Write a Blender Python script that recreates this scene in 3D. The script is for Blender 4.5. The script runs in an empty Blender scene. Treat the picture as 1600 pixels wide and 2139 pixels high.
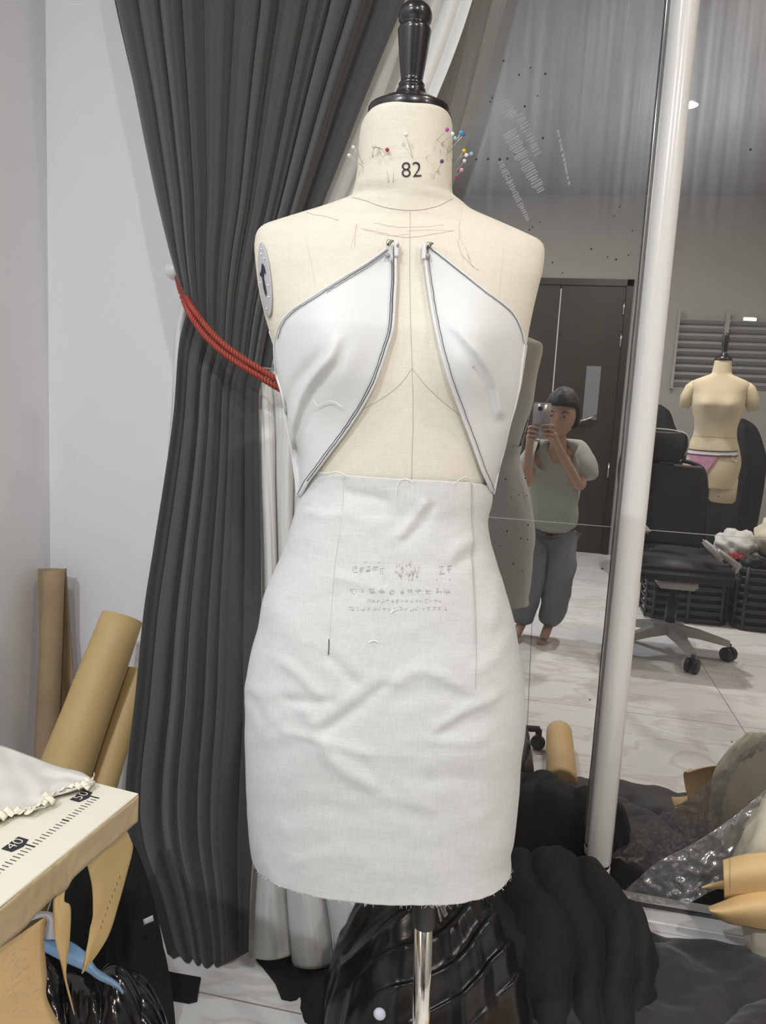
import bpy, bmesh, math, random
from mathutils import Vector, Matrix, noise
random.seed(7)
SC = bpy.context.scene
COL = SC.collection

# ------------------------------------------------------------------ camera
H = 1.15
AX = (Vector((0.97816471, 0.20091119, 0.05318349)),      # camera right
      Vector((0.08009666, -0.12829573, -0.9884962)),     # camera down
      Vector((-0.19177673, 0.97117192, -0.14158667)))    # camera forward
F, CX, CY = 1600.0, 800.0, 1069.5
CAM = Vector((0, 0, H))
cd = bpy.data.cameras.new('camera'); cam = bpy.data.objects.new('camera', cd); COL.objects.link(cam)
cd.sensor_fit = 'HORIZONTAL'; cd.sensor_width = 36; cd.lens = 36.0 * F / 1600.0
cd.clip_start = 0.004; cd.clip_end = 60
mw = Matrix.Identity(4)
for i in range(3):
    mw[i][0] = AX[0][i]; mw[i][1] = -AX[1][i]; mw[i][2] = -AX[2][i]; mw[i][3] = CAM[i]
cam.matrix_world = mw
SC.camera = cam

# ------------------------------------------------------------------ world, exposure, light
SC.view_settings.view_transform = 'Standard'; SC.view_settings.look = 'None'
SC.view_settings.gamma = 1; SC.view_settings.use_curve_mapping = False
SC.view_settings.exposure = 0.0
wd = bpy.data.worlds.new('world'); SC.world = wd; wd.use_nodes = True
wd.node_tree.nodes['Background'].inputs[0].default_value = (0.55, 0.6, 0.7, 1)
wd.node_tree.nodes['Background'].inputs[1].default_value = 0.04
CEIL = 2.85
LAMPS = [  # x, y, watts, disc size, colour
    (0.65, -1.19, 42, 0.05, (1.0, 0.98, 0.955)),
    (-0.95, -1.25, 44, 0.05, (0.91, 0.955, 1.0)),  # out of view, added to even the light on walls and dress
    (0.95, 0.35, 12, 0.05, (1.0, 0.86, 0.66)),
    (-0.75, 0.15, 10, 0.05, (0.93, 0.965, 1.0)),  # out of view, added as fill for wall and floor
    (2.1, -0.6, 22, 0.05, (1.0, 0.95, 0.88)),  # out of view, added for general room light
]

# ------------------------------------------------------------------ pixel helpers
def ray(px, py):
    return AX[0]*(px-CX) + AX[1]*(py-CY) + AX[2]*F
def AY(px, py, y):
    r = ray(px, py); return CAM + r*(y/r.y)
def AZ(px, py, z):
    r = ray(px, py); return CAM + r*((z-H)/r.z)
def APL(px, py, P, N):
    r = ray(px, py); return CAM + r*((P-CAM).dot(N)/r.dot(N))
def PR(p):
    q = p-CAM; return (CX+F*q.dot(AX[0])/q.dot(AX[2]), CY+F*q.dot(AX[1])/q.dot(AX[2]))
def lerp(a, b, t): return a+(b-a)*t
def interp(tab, x):
    if x <= tab[0][0]: return tab[0][1]
    for (a, b), (c, d) in zip(tab, tab[1:]):
        if x <= c: return b+(d-b)*(x-a)/(c-a)
    return tab[-1][1]
def smoothtab(tab, n=6):
    """catmull-rom resample of an (x, value) table, x monotone"""
    P = [tab[0]]+list(tab)+[tab[-1]]; out = []
    for i in range(1, len(P)-2):
        for k in range(n):
            t = k/n
            out.append(tuple(cr(P[i-1][j], P[i][j], P[i+1][j], P[i+2][j], t) for j in range(len(P[0]))))
    out.append(tuple(tab[-1])); return out
def cr(a, b, c, d, t):
    return 0.5*((2*b)+(-a+c)*t+(2*a-5*b+4*c-d)*t*t+(-a+3*b-3*c+d)*t**3)
def path(pts, n):
    """smooth resampled path (tuples), n+1 points uniform in control index"""
    P = [pts[0]]+list(pts)+[pts[-1]]; m = len(pts)-1; out = []
    for k in range(n+1):
        f = k/n*m; i = min(int(f), m-1); t = f-i
        out.append(tuple(cr(P[i][j], P[i+1][j], P[i+2][j], P[i+3][j], t) for j in range(len(pts[0]))))
    return out
def N3(x, y=0., z=0.): return noise.noise(Vector((x, y, z)))
def segd(px, py, pl):
    best = 1e9
    for (a, b), (c, d) in zip(pl, pl[1:]):
        vx, vy = c-a, d-b; L = vx*vx+vy*vy or 1
        t = max(0, min(1, ((px-a)*vx+(py-b)*vy)/L))
        best = min(best, math.hypot(px-a-vx*t, py-b-vy*t))
    return best

# ------------------------------------------------------------------ materials
def mat(name, col, rough=0.6, metal=0.0, col2=None, nscale=8.0, bump=0.0, bscale=60.0, weave=0.0, wscale=900.0,
        spec=None, sheen=0.0, coat=0.0, alpha=1.0, emit=0.0, sub=0.0, stretch=(1, 1, 1), ndetail=3.0):
    m = bpy.data.materials.new(name); m.use_nodes = True
    nt = m.node_tree; b = nt.nodes['Principled BSDF']
    b.inputs['Base Color'].default_value = (*col, 1); b.inputs['Roughness'].default_value = rough
    b.inputs['Metallic'].default_value = metal
    if spec is not None: b.inputs['Specular IOR Level'].default_value = spec
    if sheen: b.inputs['Sheen Weight'].default_value = sheen
    if coat: b.inputs['Coat Weight'].default_value = coat; b.inputs['Coat Roughness'].default_value = 0.08
    if emit: b.inputs['Emission Color'].default_value = (*col, 1); b.inputs['Emission Strength'].default_value = emit
    if alpha < 1: b.inputs['Alpha'].default_value = alpha
    tc = nt.nodes.new('ShaderNodeTexCoord'); mp = nt.nodes.new('ShaderNodeMapping')
    nt.links.new(tc.outputs['Object'], mp.inputs[0]); mp.inputs['Scale'].default_value = stretch
    n1 = nt.nodes.new('ShaderNodeTexNoise'); n1.inputs['Scale'].default_value = nscale; n1.inputs['Detail'].default_value = ndetail
    nt.links.new(mp.outputs[0], n1.inputs['Vector'])
    if col2:
        mx = nt.nodes.new('ShaderNodeMix'); mx.data_type = 'RGBA'
        mx.inputs['A'].default_value = (*col, 1); mx.inputs['B'].default_value = (*col2, 1)
        rp = nt.nodes.new('ShaderNodeValToRGB'); rp.color_ramp.elements[0].position = 0.35; rp.color_ramp.elements[1].position = 0.65
        nt.links.new(n1.outputs['Fac'], rp.inputs[0]); nt.links.new(rp.outputs[0], mx.inputs['Factor'])
        nt.links.new(mx.outputs['Result'], b.inputs['Base Color'])
    last = None
    if bump:
        n2 = nt.nodes.new('ShaderNodeTexNoise'); n2.inputs['Scale'].default_value = bscale; n2.inputs['Detail'].default_value = 4
        nt.links.new(mp.outputs[0], n2.inputs['Vector'])
        bp = nt.nodes.new('ShaderNodeBump'); bp.inputs['Strength'].default_value = bump; bp.inputs['Distance'].default_value = 0.01
        nt.links.new(n2.outputs['Fac'], bp.inputs['Height']); last = bp
    if weave:
        # fine woven cloth: two stretched noises
        hs = []
        for st in ((1, 1, 7), (9, 9, 0.8)):
            mq = nt.nodes.new('ShaderNodeMapping'); mq.inputs['Scale'].default_value = st
            nt.links.new(tc.outputs['Object'], mq.inputs[0])
            nn = nt.nodes.new('ShaderNodeTexNoise'); nn.inputs['Scale'].default_value = wscale/6; nn.inputs['Detail'].default_value = 2
            nt.links.new(mq.outputs[0], nn.inputs['Vector']); hs.append(nn)
        ad = nt.nodes.new('ShaderNodeMath'); ad.operation = 'ADD'
        nt.links.new(hs[0].outputs['Fac'], ad.inputs[0]); nt.links.new(hs[1].outputs['Fac'], ad.inputs[1])
        bp = nt.nodes.new('ShaderNodeBump'); bp.inputs['Strength'].default_value = weave; bp.inputs['Distance'].default_value = 0.002
        nt.links.new(ad.outputs[0], bp.inputs['Height'])
        if last: nt.links.new(last.outputs[0], bp.inputs['Normal'])
        last = bp
    if last: nt.links.new(last.outputs[0], b.inputs['Normal'])
    return m

MT = {}
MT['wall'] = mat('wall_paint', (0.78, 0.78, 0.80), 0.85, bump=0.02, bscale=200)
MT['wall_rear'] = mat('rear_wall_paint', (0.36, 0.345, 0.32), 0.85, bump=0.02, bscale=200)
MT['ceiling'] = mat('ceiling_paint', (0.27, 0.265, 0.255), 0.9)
MT['linen'] = mat('form_linen', (0.73, 0.68, 0.575), 0.85, col2=(0.70, 0.65, 0.545), nscale=14, weave=0.35, wscale=1500)
MT['toile'] = mat('bodice_cotton', (0.675, 0.68, 0.68), 0.65, weave=0.12, wscale=1500, spec=0.25)
MT['muslin'] = mat('skirt_muslin', (0.61, 0.615, 0.61), 0.75, col2=(0.58, 0.58, 0.565), nscale=9, weave=0.22, wscale=1300)
MT['thread_dark'] = mat('dark_thread', (0.06, 0.06, 0.07), 0.8)
MT['thread_white'] = mat('white_thread', (0.85, 0.84, 0.80), 0.8)
MT['seam'] = mat('brown_seam_thread', (0.42, 0.38, 0.31), 0.9)  # dull brown colour of sewn seam and stitch lines
MT['dart'] = mat('pale_seam_thread', (0.47, 0.47, 0.46), 0.9)
MT['pencil'] = mat('brown_pencil_mark', (0.52, 0.42, 0.36), 0.9)
MT['pencil_red'] = mat('faint_red_pencil_mark', (0.74, 0.60, 0.51), 0.9)
MT['black_wood'] = mat('black_lacquered_wood', (0.012, 0.012, 0.013), 0.28, coat=0.5)
MT['black_plastic'] = mat('black_plastic', (0.02, 0.02, 0.02), 0.4)
MT['chrome'] = mat('chrome', (0.85, 0.82, 0.76), 0.12, metal=1.0)
MT['steel'] = mat('pin_steel', (0.6, 0.58, 0.52), 0.3, metal=1.0)
MT['grey_plastic'] = mat('grey_arm_plate', (0.42, 0.41, 0.43), 0.45)
MT['ink'] = mat('black_ink', (0.02, 0.02, 0.03), 0.8)
MT['curtain'] = mat('charcoal_curtain_cloth', (0.047, 0.047, 0.047), 0.9, weave=0.2, wscale=700, sheen=0.25)
def sheer_mat():
    m = mat('sheer_white_voile', (0.90, 0.90, 0.89), 0.9, weave=0.2, wscale=900)
    nt = m.node_tree; out = nt.nodes['Material Output']; b = nt.nodes['Principled BSDF']
    tl = nt.nodes.new('ShaderNodeBsdfTranslucent'); tl.inputs[0].default_value = (0.9, 0.9, 0.89, 1)
    mx = nt.nodes.new('ShaderNodeMixShader'); mx.inputs[0].default_value = 0.35
    nt.links.new(b.outputs[0], mx.inputs[1]); nt.links.new(tl.outputs[0], mx.inputs[2])
    nt.links.new(mx.outputs[0], out.inputs[0]); return m
MT['sheer'] = sheer_mat()
MT['rope'] = mat('rust_red_cord', (0.30, 0.045, 0.028), 0.5)
MT['white_knob'] = mat('white_knob', (0.8, 0.8, 0.78), 0.3)
MT['kraft'] = mat('kraft_paper', (0.58, 0.41, 0.185), 0.55, col2=(0.53, 0.37, 0.16), nscale=5, bump=0.05, bscale=80)
MT['kraft_brown'] = mat('dull_brown_paper', (0.36, 0.255, 0.155), 0.75, col2=(0.31, 0.215, 0.13), nscale=9, bump=0.15, bscale=30)
MT['kraft_pale'] = mat('pale_kraft_paper', (0.72, 0.50, 0.25), 0.6, col2=(0.68, 0.46, 0.21), nscale=6, bump=0.05, bscale=50)
MT['kraft_edge'] = mat('kraft_tape_edge', (0.46, 0.36, 0.22), 0.55, col2=(0.41, 0.31, 0.18), nscale=14, bump=0.1, bscale=40)
MT['mat_cream'] = mat('cream_mat', (0.70, 0.67, 0.565), 0.6)
MT['mat_line'] = mat('dark_brown_edge_line', (0.10, 0.055, 0.04), 0.6)
MT['paper_white'] = mat('tracing_cloth', (0.60, 0.585, 0.55), 0.7, col2=(0.55, 0.52, 0.475), nscale=5, bump=0.1, bscale=20)
MT['fray'] = mat('frayed_cream_strip', (0.76, 0.71, 0.58), 0.8)
MT['black_cloth'] = mat('matte_black_jersey', (0.028, 0.027, 0.028), 0.75, weave=0.25, wscale=600, sheen=0.2)
MT['black_soft'] = mat('deep_black_cloth', (0.012, 0.012, 0.012), 0.85, weave=0.2, wscale=500)
MT['satin'] = mat('black_satin', (0.010, 0.010, 0.011), 0.30, spec=0.6, bump=0.05, bscale=30)
MT['poly'] = mat('black_bin_liner', (0.008, 0.008, 0.009), 0.16, spec=0.7, bump=0.25, bscale=22)
MT['pole_white'] = mat('white_powder_coat', (0.80, 0.79, 0.77), 0.22, coat=0.3)
MT['seal'] = mat('dark_silicone_seal', (0.10, 0.10, 0.11), 0.5)
MT['sill'] = mat('white_sill_profile', (0.85, 0.85, 0.86), 0.25)
MT['door'] = mat('dark_brown_door_veneer', (0.036, 0.024, 0.017), 0.45, col2=(0.030, 0.020, 0.014), nscale=3, stretch=(8, 8, 0.6))
MT['door_frame'] = mat('dark_door_frame', (0.035, 0.026, 0.02), 0.4)
MT['frost'] = mat('frosted_pane', (0.20, 0.205, 0.22), 0.4)
MT['skin'] = mat('skin', (0.46, 0.29, 0.215), 0.6)
MT['hair'] = mat('black_hair', (0.012, 0.010, 0.010), 0.6, bump=0.4, bscale=120)
MT['shirt'] = mat('pale_sage_shirt', (0.40, 0.43, 0.40), 0.85, bump=0.6, bscale=14)
MT['trousers'] = mat('grey_blue_trousers', (0.20, 0.21, 0.24), 0.85, bump=0.6, bscale=14)
MT['phone'] = mat('silver_phone', (0.42, 0.40, 0.44), 0.3, metal=0.4)
MT['form_two'] = mat('tan_form_cloth', (0.62, 0.52, 0.36), 0.85, col2=(0.58, 0.49, 0.34), nscale=5)
MT['pink'] = mat('pink_lace', (0.50, 0.26, 0.36), 0.7, col2=(0.40, 0.17, 0.28), nscale=90)
MT['white_trim'] = mat('white_elastic', (0.7, 0.66, 0.66), 0.7)
MT['chair_black'] = mat('black_chair_mesh', (0.018, 0.018, 0.020), 0.6)
MT['chair_grey'] = mat('pale_grey_chair_plastic', (0.42, 0.42, 0.41), 0.4)
MT['chair_rim'] = mat('white_chair_rim', (0.55, 0.55, 0.55), 0.35)
MT['crate'] = mat('black_crate_plastic', (0.02, 0.02, 0.022), 0.45)
MT['cream_cloth'] = mat('cream_cloth', (0.62, 0.57, 0.45), 0.85, bump=0.3, bscale=18)
MT['white_cloth'] = mat('white_cloth', (0.58, 0.58, 0.56), 0.85, bump=0.3, bscale=18)
MT['red_cloth'] = mat('red_cloth', (0.45, 0.06, 0.08), 0.85)
MT['blind'] = mat('grey_slat', (0.36, 0.37, 0.375), 0.5)
MT['blue_film'] = mat('sky_blue_film', (0.16, 0.40, 0.78), 0.45, col2=(0.40, 0.60, 0.85), nscale=9)
MT['white_film'] = mat('white_film', (0.72, 0.73, 0.84), 0.45)
MT['print_grey'] = mat('faint_grey_print', (0.52, 0.525, 0.53), 0.9)
MT['print_red'] = mat('faint_pink_print', (0.62, 0.53, 0.50), 0.9)
MT['lamp_glow'] = mat('lamp_diffuser', (1.0, 0.97, 0.92), 0.4, emit=14)
MT['fleck'] = mat('dark_fleck', (0.03, 0.03, 0.03), 0.8)

def thready(m, c1, c2):
    nt = m.node_tree; b = nt.nodes['Principled BSDF']; tc = nt.nodes.new('ShaderNodeTexCoord'); prev = None
    for st in ((30, 30, 420), (420, 420, 30)):
        mp = nt.nodes.new('ShaderNodeMapping'); mp.inputs['Scale'].default_value = st; nt.links.new(tc.outputs['Object'], mp.inputs[0])
        n = nt.nodes.new('ShaderNodeTexNoise'); n.inputs['Scale'].default_value = 1.6; n.inputs['Detail'].default_value = 2; nt.links.new(mp.outputs[0], n.inputs['Vector'])
        if prev:
            a = nt.nodes.new('ShaderNodeMath'); a.operation = 'ADD'; nt.links.new(prev.outputs['Fac'], a.inputs[0]); nt.links.new(n.outputs['Fac'], a.inputs[1])
            mr = nt.nodes.new('ShaderNodeMapRange'); mr.inputs['From Min'].default_value = .75; mr.inputs['From Max'].default_value = 1.25; nt.links.new(a.outputs[0], mr.inputs['Value'])
            mx = nt.nodes.new('ShaderNodeMix'); mx.data_type = 'RGBA'; mx.inputs['A'].default_value = (*c1, 1); mx.inputs['B'].default_value = (*c2, 1)
            nt.links.new(mr.outputs[0], mx.inputs['Factor']); nt.links.new(mx.outputs['Result'], b.inputs['Base Color'])
        prev = n
thready(MT['muslin'], (0.575, 0.58, 0.58), (0.645, 0.645, 0.64))
thready(MT['linen'], (0.705, 0.655, 0.55), (0.75, 0.70, 0.60))
def marble():
    m = mat('white_marble_floor', (0.66, 0.655, 0.65), 0.18)
    nt = m.node_tree; b = nt.nodes['Principled BSDF']
    tc = nt.nodes.new('ShaderNodeTexCoord'); mp = nt.nodes.new('ShaderNodeMapping')
    mp.inputs['Rotation'].default_value = (0, 0, 0.7); mp.inputs['Scale'].default_value = (1, 2.2, 1)
    nt.links.new(tc.outputs['Object'], mp.inputs[0])
    n = nt.nodes.new('ShaderNodeTexNoise'); n.inputs['Scale'].default_value = 1.6; n.inputs['Detail'].default_value = 8; n.inputs['Distortion'].default_value = 1.4
    nt.links.new(mp.outputs[0], n.inputs['Vector'])
    r = nt.nodes.new('ShaderNodeValToRGB'); e = r.color_ramp.elements
    e[0].position = 0.0; e[0].color = (0.86, 0.855, 0.85, 1); e[1].position = 1.0; e[1].color = (0.86, 0.855, 0.85, 1)
    for p, c in ((0.46, (0.84, 0.835, 0.83, 1)), (0.5, (0.70, 0.67, 0.64, 1)), (0.53, (0.82, 0.82, 0.81, 1)), (0.62, (0.76, 0.77, 0.79, 1))):
        x = e.new(p); x.color = c
    nt.links.new(n.outputs['Fac'], r.inputs[0])
    # tile joints every 0.8 m
    sx = nt.nodes.new('ShaderNodeSeparateXYZ'); nt.links.new(tc.outputs['Object'], sx.inputs[0])
    cur = r.outputs[0]
    for ax, off in (('X', 0.76), ('Y', 0.35)):
        a = nt.nodes.new('ShaderNodeMath'); a.operation = 'ADD'; a.inputs[1].default_value = off+80
        mo = nt.nodes.new('ShaderNodeMath'); mo.operation = 'MODULO'; mo.inputs[1].default_value = 0.8
        lt = nt.nodes.new('ShaderNodeMath'); lt.operation = 'LESS_THAN'; lt.inputs[1].default_value = 0.004
        nt.links.new(sx.outputs[ax], a.inputs[0]); nt.links.new(a.outputs[0], mo.inputs[0]); nt.links.new(mo.outputs[0], lt.inputs[0])
        mx = nt.nodes.new('ShaderNodeMix'); mx.data_type = 'RGBA'; mx.inputs['B'].default_value = (0.36, 0.33, 0.30, 1)
        nt.links.new(lt.outputs[0], mx.inputs['Factor']); nt.links.new(cur, mx.inputs['A']); cur = mx.outputs['Result']
    nt.links.new(cur, b.inputs['Base Color']); return m
MT['marble'] = marble()

def glass_mat():
    """dark night-time glass that mirrors the room, with wiping smears and grime on its face"""
    m = bpy.data.materials.new('dark_mirroring_glass'); m.use_nodes = True; nt = m.node_tree
    nt.nodes.clear(); out = nt.nodes.new('ShaderNodeOutputMaterial')
    g = nt.nodes.new('ShaderNodeBsdfGlossy'); g.inputs['Color'].default_value = (0.60, 0.585, 0.56, 1); g.inputs['Roughness'].default_value = 0.0
    s = nt.nodes.new('ShaderNodeBsdfGlossy'); s.inputs['Color'].default_value = (0.75, 0.78, 0.85, 1); s.inputs['Roughness'].default_value = 0.32
    d = nt.nodes.new('ShaderNodeBsdfDiffuse'); d.inputs['Color'].default_value = (0.35, 0.35, 0.36, 1)
    tc = nt.nodes.new('ShaderNodeTexCoord')
    mp = nt.nodes.new('ShaderNodeMapping'); mp.inputs['Scale'].default_value = (60, 1, 1.6); mp.inputs['Rotation'].default_value = (0, 0.06, 0)
    nt.links.new(tc.outputs['Object'], mp.inputs[0])
    n = nt.nodes.new('ShaderNodeTexNoise'); n.inputs['Scale'].default_value = 1.0; n.inputs['Detail'].default_value = 6
    nt.links.new(mp.outputs[0], n.inputs['Vector'])
    n2 = nt.nodes.new('ShaderNodeTexNoise'); n2.inputs['Scale'].default_value = 2.2; n2.inputs['Detail'].default_value = 3
    nt.links.new(tc.outputs['Object'], n2.inputs['Vector'])
    sx = nt.nodes.new('ShaderNodeSeparateXYZ'); nt.links.new(tc.outputs['Object'], sx.inputs[0])
    mr = nt.nodes.new('ShaderNodeMapRange'); mr.inputs['From Min'].default_value = 1.45; mr.inputs['From Max'].default_value = 1.95
    nt.links.new(sx.outputs['Z'], mr.inputs['Value'])
    mu = nt.nodes.new('ShaderNodeMath'); mu.operation = 'MULTIPLY'; nt.links.new(n.outputs['Fac'], mu.inputs[0]); nt.links.new(mr.outputs[0], mu.inputs[1])
    mu2 = nt.nodes.new('ShaderNodeMath'); mu2.operation = 'MULTIPLY'; nt.links.new(mu.outputs[0], mu2.inputs[0]); nt.links.new(n2.outputs['Fac'], mu2.inputs[1])
    sc = nt.nodes.new('ShaderNodeMath'); sc.operation = 'MULTIPLY'; sc.inputs[1].default_value = 0.55; nt.links.new(mu2.outputs[0], sc.inputs[0])
    m1 = nt.nodes.new('ShaderNodeMixShader'); nt.links.new(sc.outputs[0], m1.inputs[0]); nt.links.new(g.outputs[0], m1.inputs[1]); nt.links.new(s.outputs[0], m1.inputs[2])
    m2 = nt.nodes.new('ShaderNodeMixShader'); m2.inputs[0].default_value = 0.05
    nt.links.new(m1.outputs[0], m2.inputs[1]); nt.links.new(d.outputs[0], m2.inputs[2]); nt.links.new(m2.outputs[0], out.inputs[0])
    return m
MT['glass'] = glass_mat()
def clear_mat(name, a=0.3, rough=0.12, bump=0.6, bs=26, df=0.35):
    m = bpy.data.materials.new(name); m.use_nodes = True; nt = m.node_tree; nt.nodes.clear()
    out = nt.nodes.new('ShaderNodeOutputMaterial'); t = nt.nodes.new('ShaderNodeBsdfTransparent'); t.inputs[0].default_value = (0.95, 0.95, 0.96, 1)
    g = nt.nodes.new('ShaderNodeBsdfGlossy'); g.inputs['Roughness'].default_value = rough
    d = nt.nodes.new('ShaderNodeBsdfDiffuse'); d.inputs[0].default_value = (0.7, 0.7, 0.72, 1)
    tc = nt.nodes.new('ShaderNodeTexCoord'); n = nt.nodes.new('ShaderNodeTexNoise'); n.inputs['Scale'].default_value = bs; n.inputs['Detail'].default_value = 4
    nt.links.new(tc.outputs['Object'], n.inputs['Vector'])
    b = nt.nodes.new('ShaderNodeBump'); b.inputs['Strength'].default_value = bump; b.inputs['Distance'].default_value = 0.02
    nt.links.new(n.outputs['Fac'], b.inputs['Height']); nt.links.new(b.outputs[0], g.inputs['Normal'])
    m1 = nt.nodes.new('ShaderNodeMixShader'); m1.inputs[0].default_value = df; nt.links.new(g.outputs[0], m1.inputs[1]); nt.links.new(d.outputs[0], m1.inputs[2])
    m2 = nt.nodes.new('ShaderNodeMixShader'); m2.inputs[0].default_value = a
    nt.links.new(t.outputs[0], m2.inputs[1]); nt.links.new(m1.outputs[0], m2.inputs[2]); nt.links.new(m2.outputs[0], out.inputs[0]); return m
MT['clear'] = clear_mat('clear_polythene', 0.34)
MT['smear'] = clear_mat('dried_smear', 0.28, 0.5, 0.0, 26, 0.9)

# ------------------------------------------------------------------ object helpers
WL = {}
def wl(o): return WL.get(o.name, Vector((0, 0, 0))) if o else Vector((0, 0, 0))
def tag(o, label=None, cat=None, group=None, kind=None):
    if label: o['label'] = label
    if cat: o['category'] = cat
    if group: o['group'] = group
    if kind: o['kind'] = kind
    return o
def thing(name, loc, label, cat, group=None):
    o = bpy.data.objects.new(name, None); COL.objects.link(o); o.location = loc; o.empty_display_size = 0.05
    WL[o.name] = Vector(loc); return tag(o, label, cat, group)
def MO(name, vf, m, parent=None, smooth=True, solid=0.0, subd=0, base=None):
    verts, faces = vf
    verts = [Vector(v) for v in verts]
    if base is None:
        if parent: base = Vector((sum(v.x for v in verts)/len(verts), sum(v.y for v in verts)/len(verts), sum(v.z for v in verts)/len(verts)))
        else:
            xs = [v.x for v in verts]; ys = [v.y for v in verts]
            base = Vector(((min(xs)+max(xs))/2, (min(ys)+max(ys))/2, min(v.z for v in verts)))
    me = bpy.data.meshes.new(name); me.from_pydata([tuple(v-base) for v in verts], [], faces); me.update()
    if smooth:
        for p in me.polygons: p.use_smooth = True
    me.materials.append(MT[m] if isinstance(m, str) else m)
    o = bpy.data.objects.new(name, me); COL.objects.link(o)
    if parent: o.parent = parent; o.location = base-wl(parent)
    else: o.location = base
    WL[o.name] = base.copy()
    if solid:
        s = o.modifiers.new('Solidify', 'SOLIDIFY'); s.thickness = solid; s.offset = 0
    if subd:
        s = o.modifiers.new('Subdivision', 'SUBSURF'); s.levels = subd; s.render_levels = subd
    return o
def struct(o, kind='structure'): o['kind'] = kind; return o
def box(x0, x1, y0, y1, z0, z1):
    v = [(x, y, z) for z in (z0, z1) for y in (y0, y1) for x in (x0, x1)]
    return v, [(0, 2, 3, 1), (4, 5, 7, 6), (0, 1, 5, 4), (2, 6, 7, 3), (0, 4, 6, 2), (1, 3, 7, 5)]
def rbox(x0, x1, y0, y1, z0, z1, r=0.01, seg=3):
    bm = bmesh.new(); bmesh.ops.create_cube(bm, size=1)
    for v in bm.verts:
        v.co = Vector((lerp(x0, x1, v.co.x+.5), lerp(y0, y1, v.co.y+.5), lerp(z0, z1, v.co.z+.5)))
    bmesh.ops.bevel(bm, geom=bm.edges[:], offset=r, segments=seg, affect='EDGES')
    out = bmvf(bm); bm.free(); return out
def bmvf(bm):
    bm.verts.ensure_lookup_table(); bm.verts.index_update()
    return [v.co.copy() for v in bm.verts], [tuple(v.index for v in f.verts) for f in bm.faces]
def join(*vfs):
    V = []; Fc = []
    for v, f in vfs:
        n = len(V); V += [Vector(a) for a in v]; Fc += [tuple(i+n for i in q) for q in f]
    return V, Fc
def xform(vf, M): return [M @ Vector(v) for v in vf[0]], vf[1]
def grid(fn, nu, nv, cu=False, cv=False, flip=False):
    V = []
    for j in range(nv+(0 if cv else 1)):
        for i in range(nu+(0 if cu else 1)):
            V.append(Vector(fn(i/nu, j/nv)))
    W = nu if cu else nu+1; Hh = nv if cv else nv+1; Fc = []
    for j in range(nv):
        for i in range(nu):
            a = j*W+i; b = j*W+(i+1) % W; c = ((j+1) % Hh)*W+(i+1) % W; d = ((j+1) % Hh)*W+i
            Fc.append((a, d, c, b) if flip else (a, b, c, d))
    return V, Fc
def tube(pts, r, seg=8, cap=True):
    pts = [Vector(p) for p in pts]; n = len(pts); V = []; Fc = []; prev = None
    for i, p in enumerate(pts):
        t = (pts[min(i+1, n-1)]-pts[max(i-1, 0)]).normalized()
        if prev is None:
            prev = t.orthogonal().normalized()
        prev = (prev-t*prev.dot(t)); prev = prev.normalized() if prev.length > 1e-9 else t.orthogonal().normalized()
        q = t.cross(prev); rr = r(i/(n-1)) if callable(r) else r
        for k in range(seg):
            a = 2*math.pi*k/seg; V.append(p+prev*math.cos(a)*rr+q*math.sin(a)*rr)
    for i in range(n-1):
        for k in range(seg):
            a = i*seg+k; b = i*seg+(k+1) % seg; Fc.append((a, b, b+seg, a+seg))
    if cap: Fc.append(tuple(range(seg))[::-1]); Fc.append(tuple(range((n-1)*seg, n*seg)))
    return V, Fc
def lathe(prof, c, seg=48, up=Vector((0, 0, 1))):
    """prof: (r, h) along up from point c"""
    up = Vector(up).normalized(); a = up.orthogonal().normalized(); b = up.cross(a); V = []; Fc = []
    for r, h in prof:
        for k in range(seg):
            t = 2*math.pi*k/seg; V.append(Vector(c)+up*h+a*math.cos(t)*max(r, 1e-5)+b*math.sin(t)*max(r, 1e-5))
    for i in range(len(prof)-1):
        for k in range(seg):
            p = i*seg+k; q = i*seg+(k+1) % seg; Fc.append((p, q, q+seg, p+seg))
    Fc.append(tuple(range(seg))[::-1]); Fc.append(tuple(range((len(prof)-1)*seg, len(prof)*seg)))
    return V, Fc
def ball(c, r, seg=16, sc=(1, 1, 1)):
    pr = [(max(1e-5, math.sin(math.pi*i/seg)), -math.cos(math.pi*i/seg)) for i in range(seg+1)]
    v, f = lathe(pr, (0, 0, 0), seg*2); return [Vector(c)+Vector((a.x*sc[0], a.y*sc[1], a.z*sc[2]))*r for a in v], f
def strip(lp, rp, fn, nu, nv):
    """grid between two pixel paths; fn(px,py,s,t)->world"""
    L = path(lp, nv); R = path(rp, nv)
    return grid(lambda s, t: fn(lerp(L[round(t*nv)][0], R[round(t*nv)][0], s), lerp(L[round(t*nv)][1], R[round(t*nv)][1], s), s, t), nu, nv)
def textmesh(s, size=1.0):
    c = bpy.data.curves.new('lettering', 'FONT'); c.body = s; c.size = size; c.align_x = 'CENTER'; c.align_y = 'CENTER'; c.resolution_u = 6; c.offset = -0.012*size
    o = bpy.data.objects.new('lettering', c); COL.objects.link(o); dg = bpy.context.evaluated_depsgraph_get(); dg.update()
    me = bpy.data.meshes.new_from_object(o.evaluated_get(dg)); bm = bmesh.new(); bm.from_mesh(me)
    for _ in range(2):
        bmesh.ops.triangulate(bm, faces=bm.faces[:]); bmesh.ops.subdivide_edges(bm, edges=[e for e in bm.edges if e.calc_length() > size*0.12], cuts=1)
    bmesh.ops.triangulate(bm, faces=bm.faces[:])
    out = bmvf(bm); bm.free(); bpy.data.objects.remove(o); bpy.data.curves.remove(c); bpy.data.meshes.remove(me); return out

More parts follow.
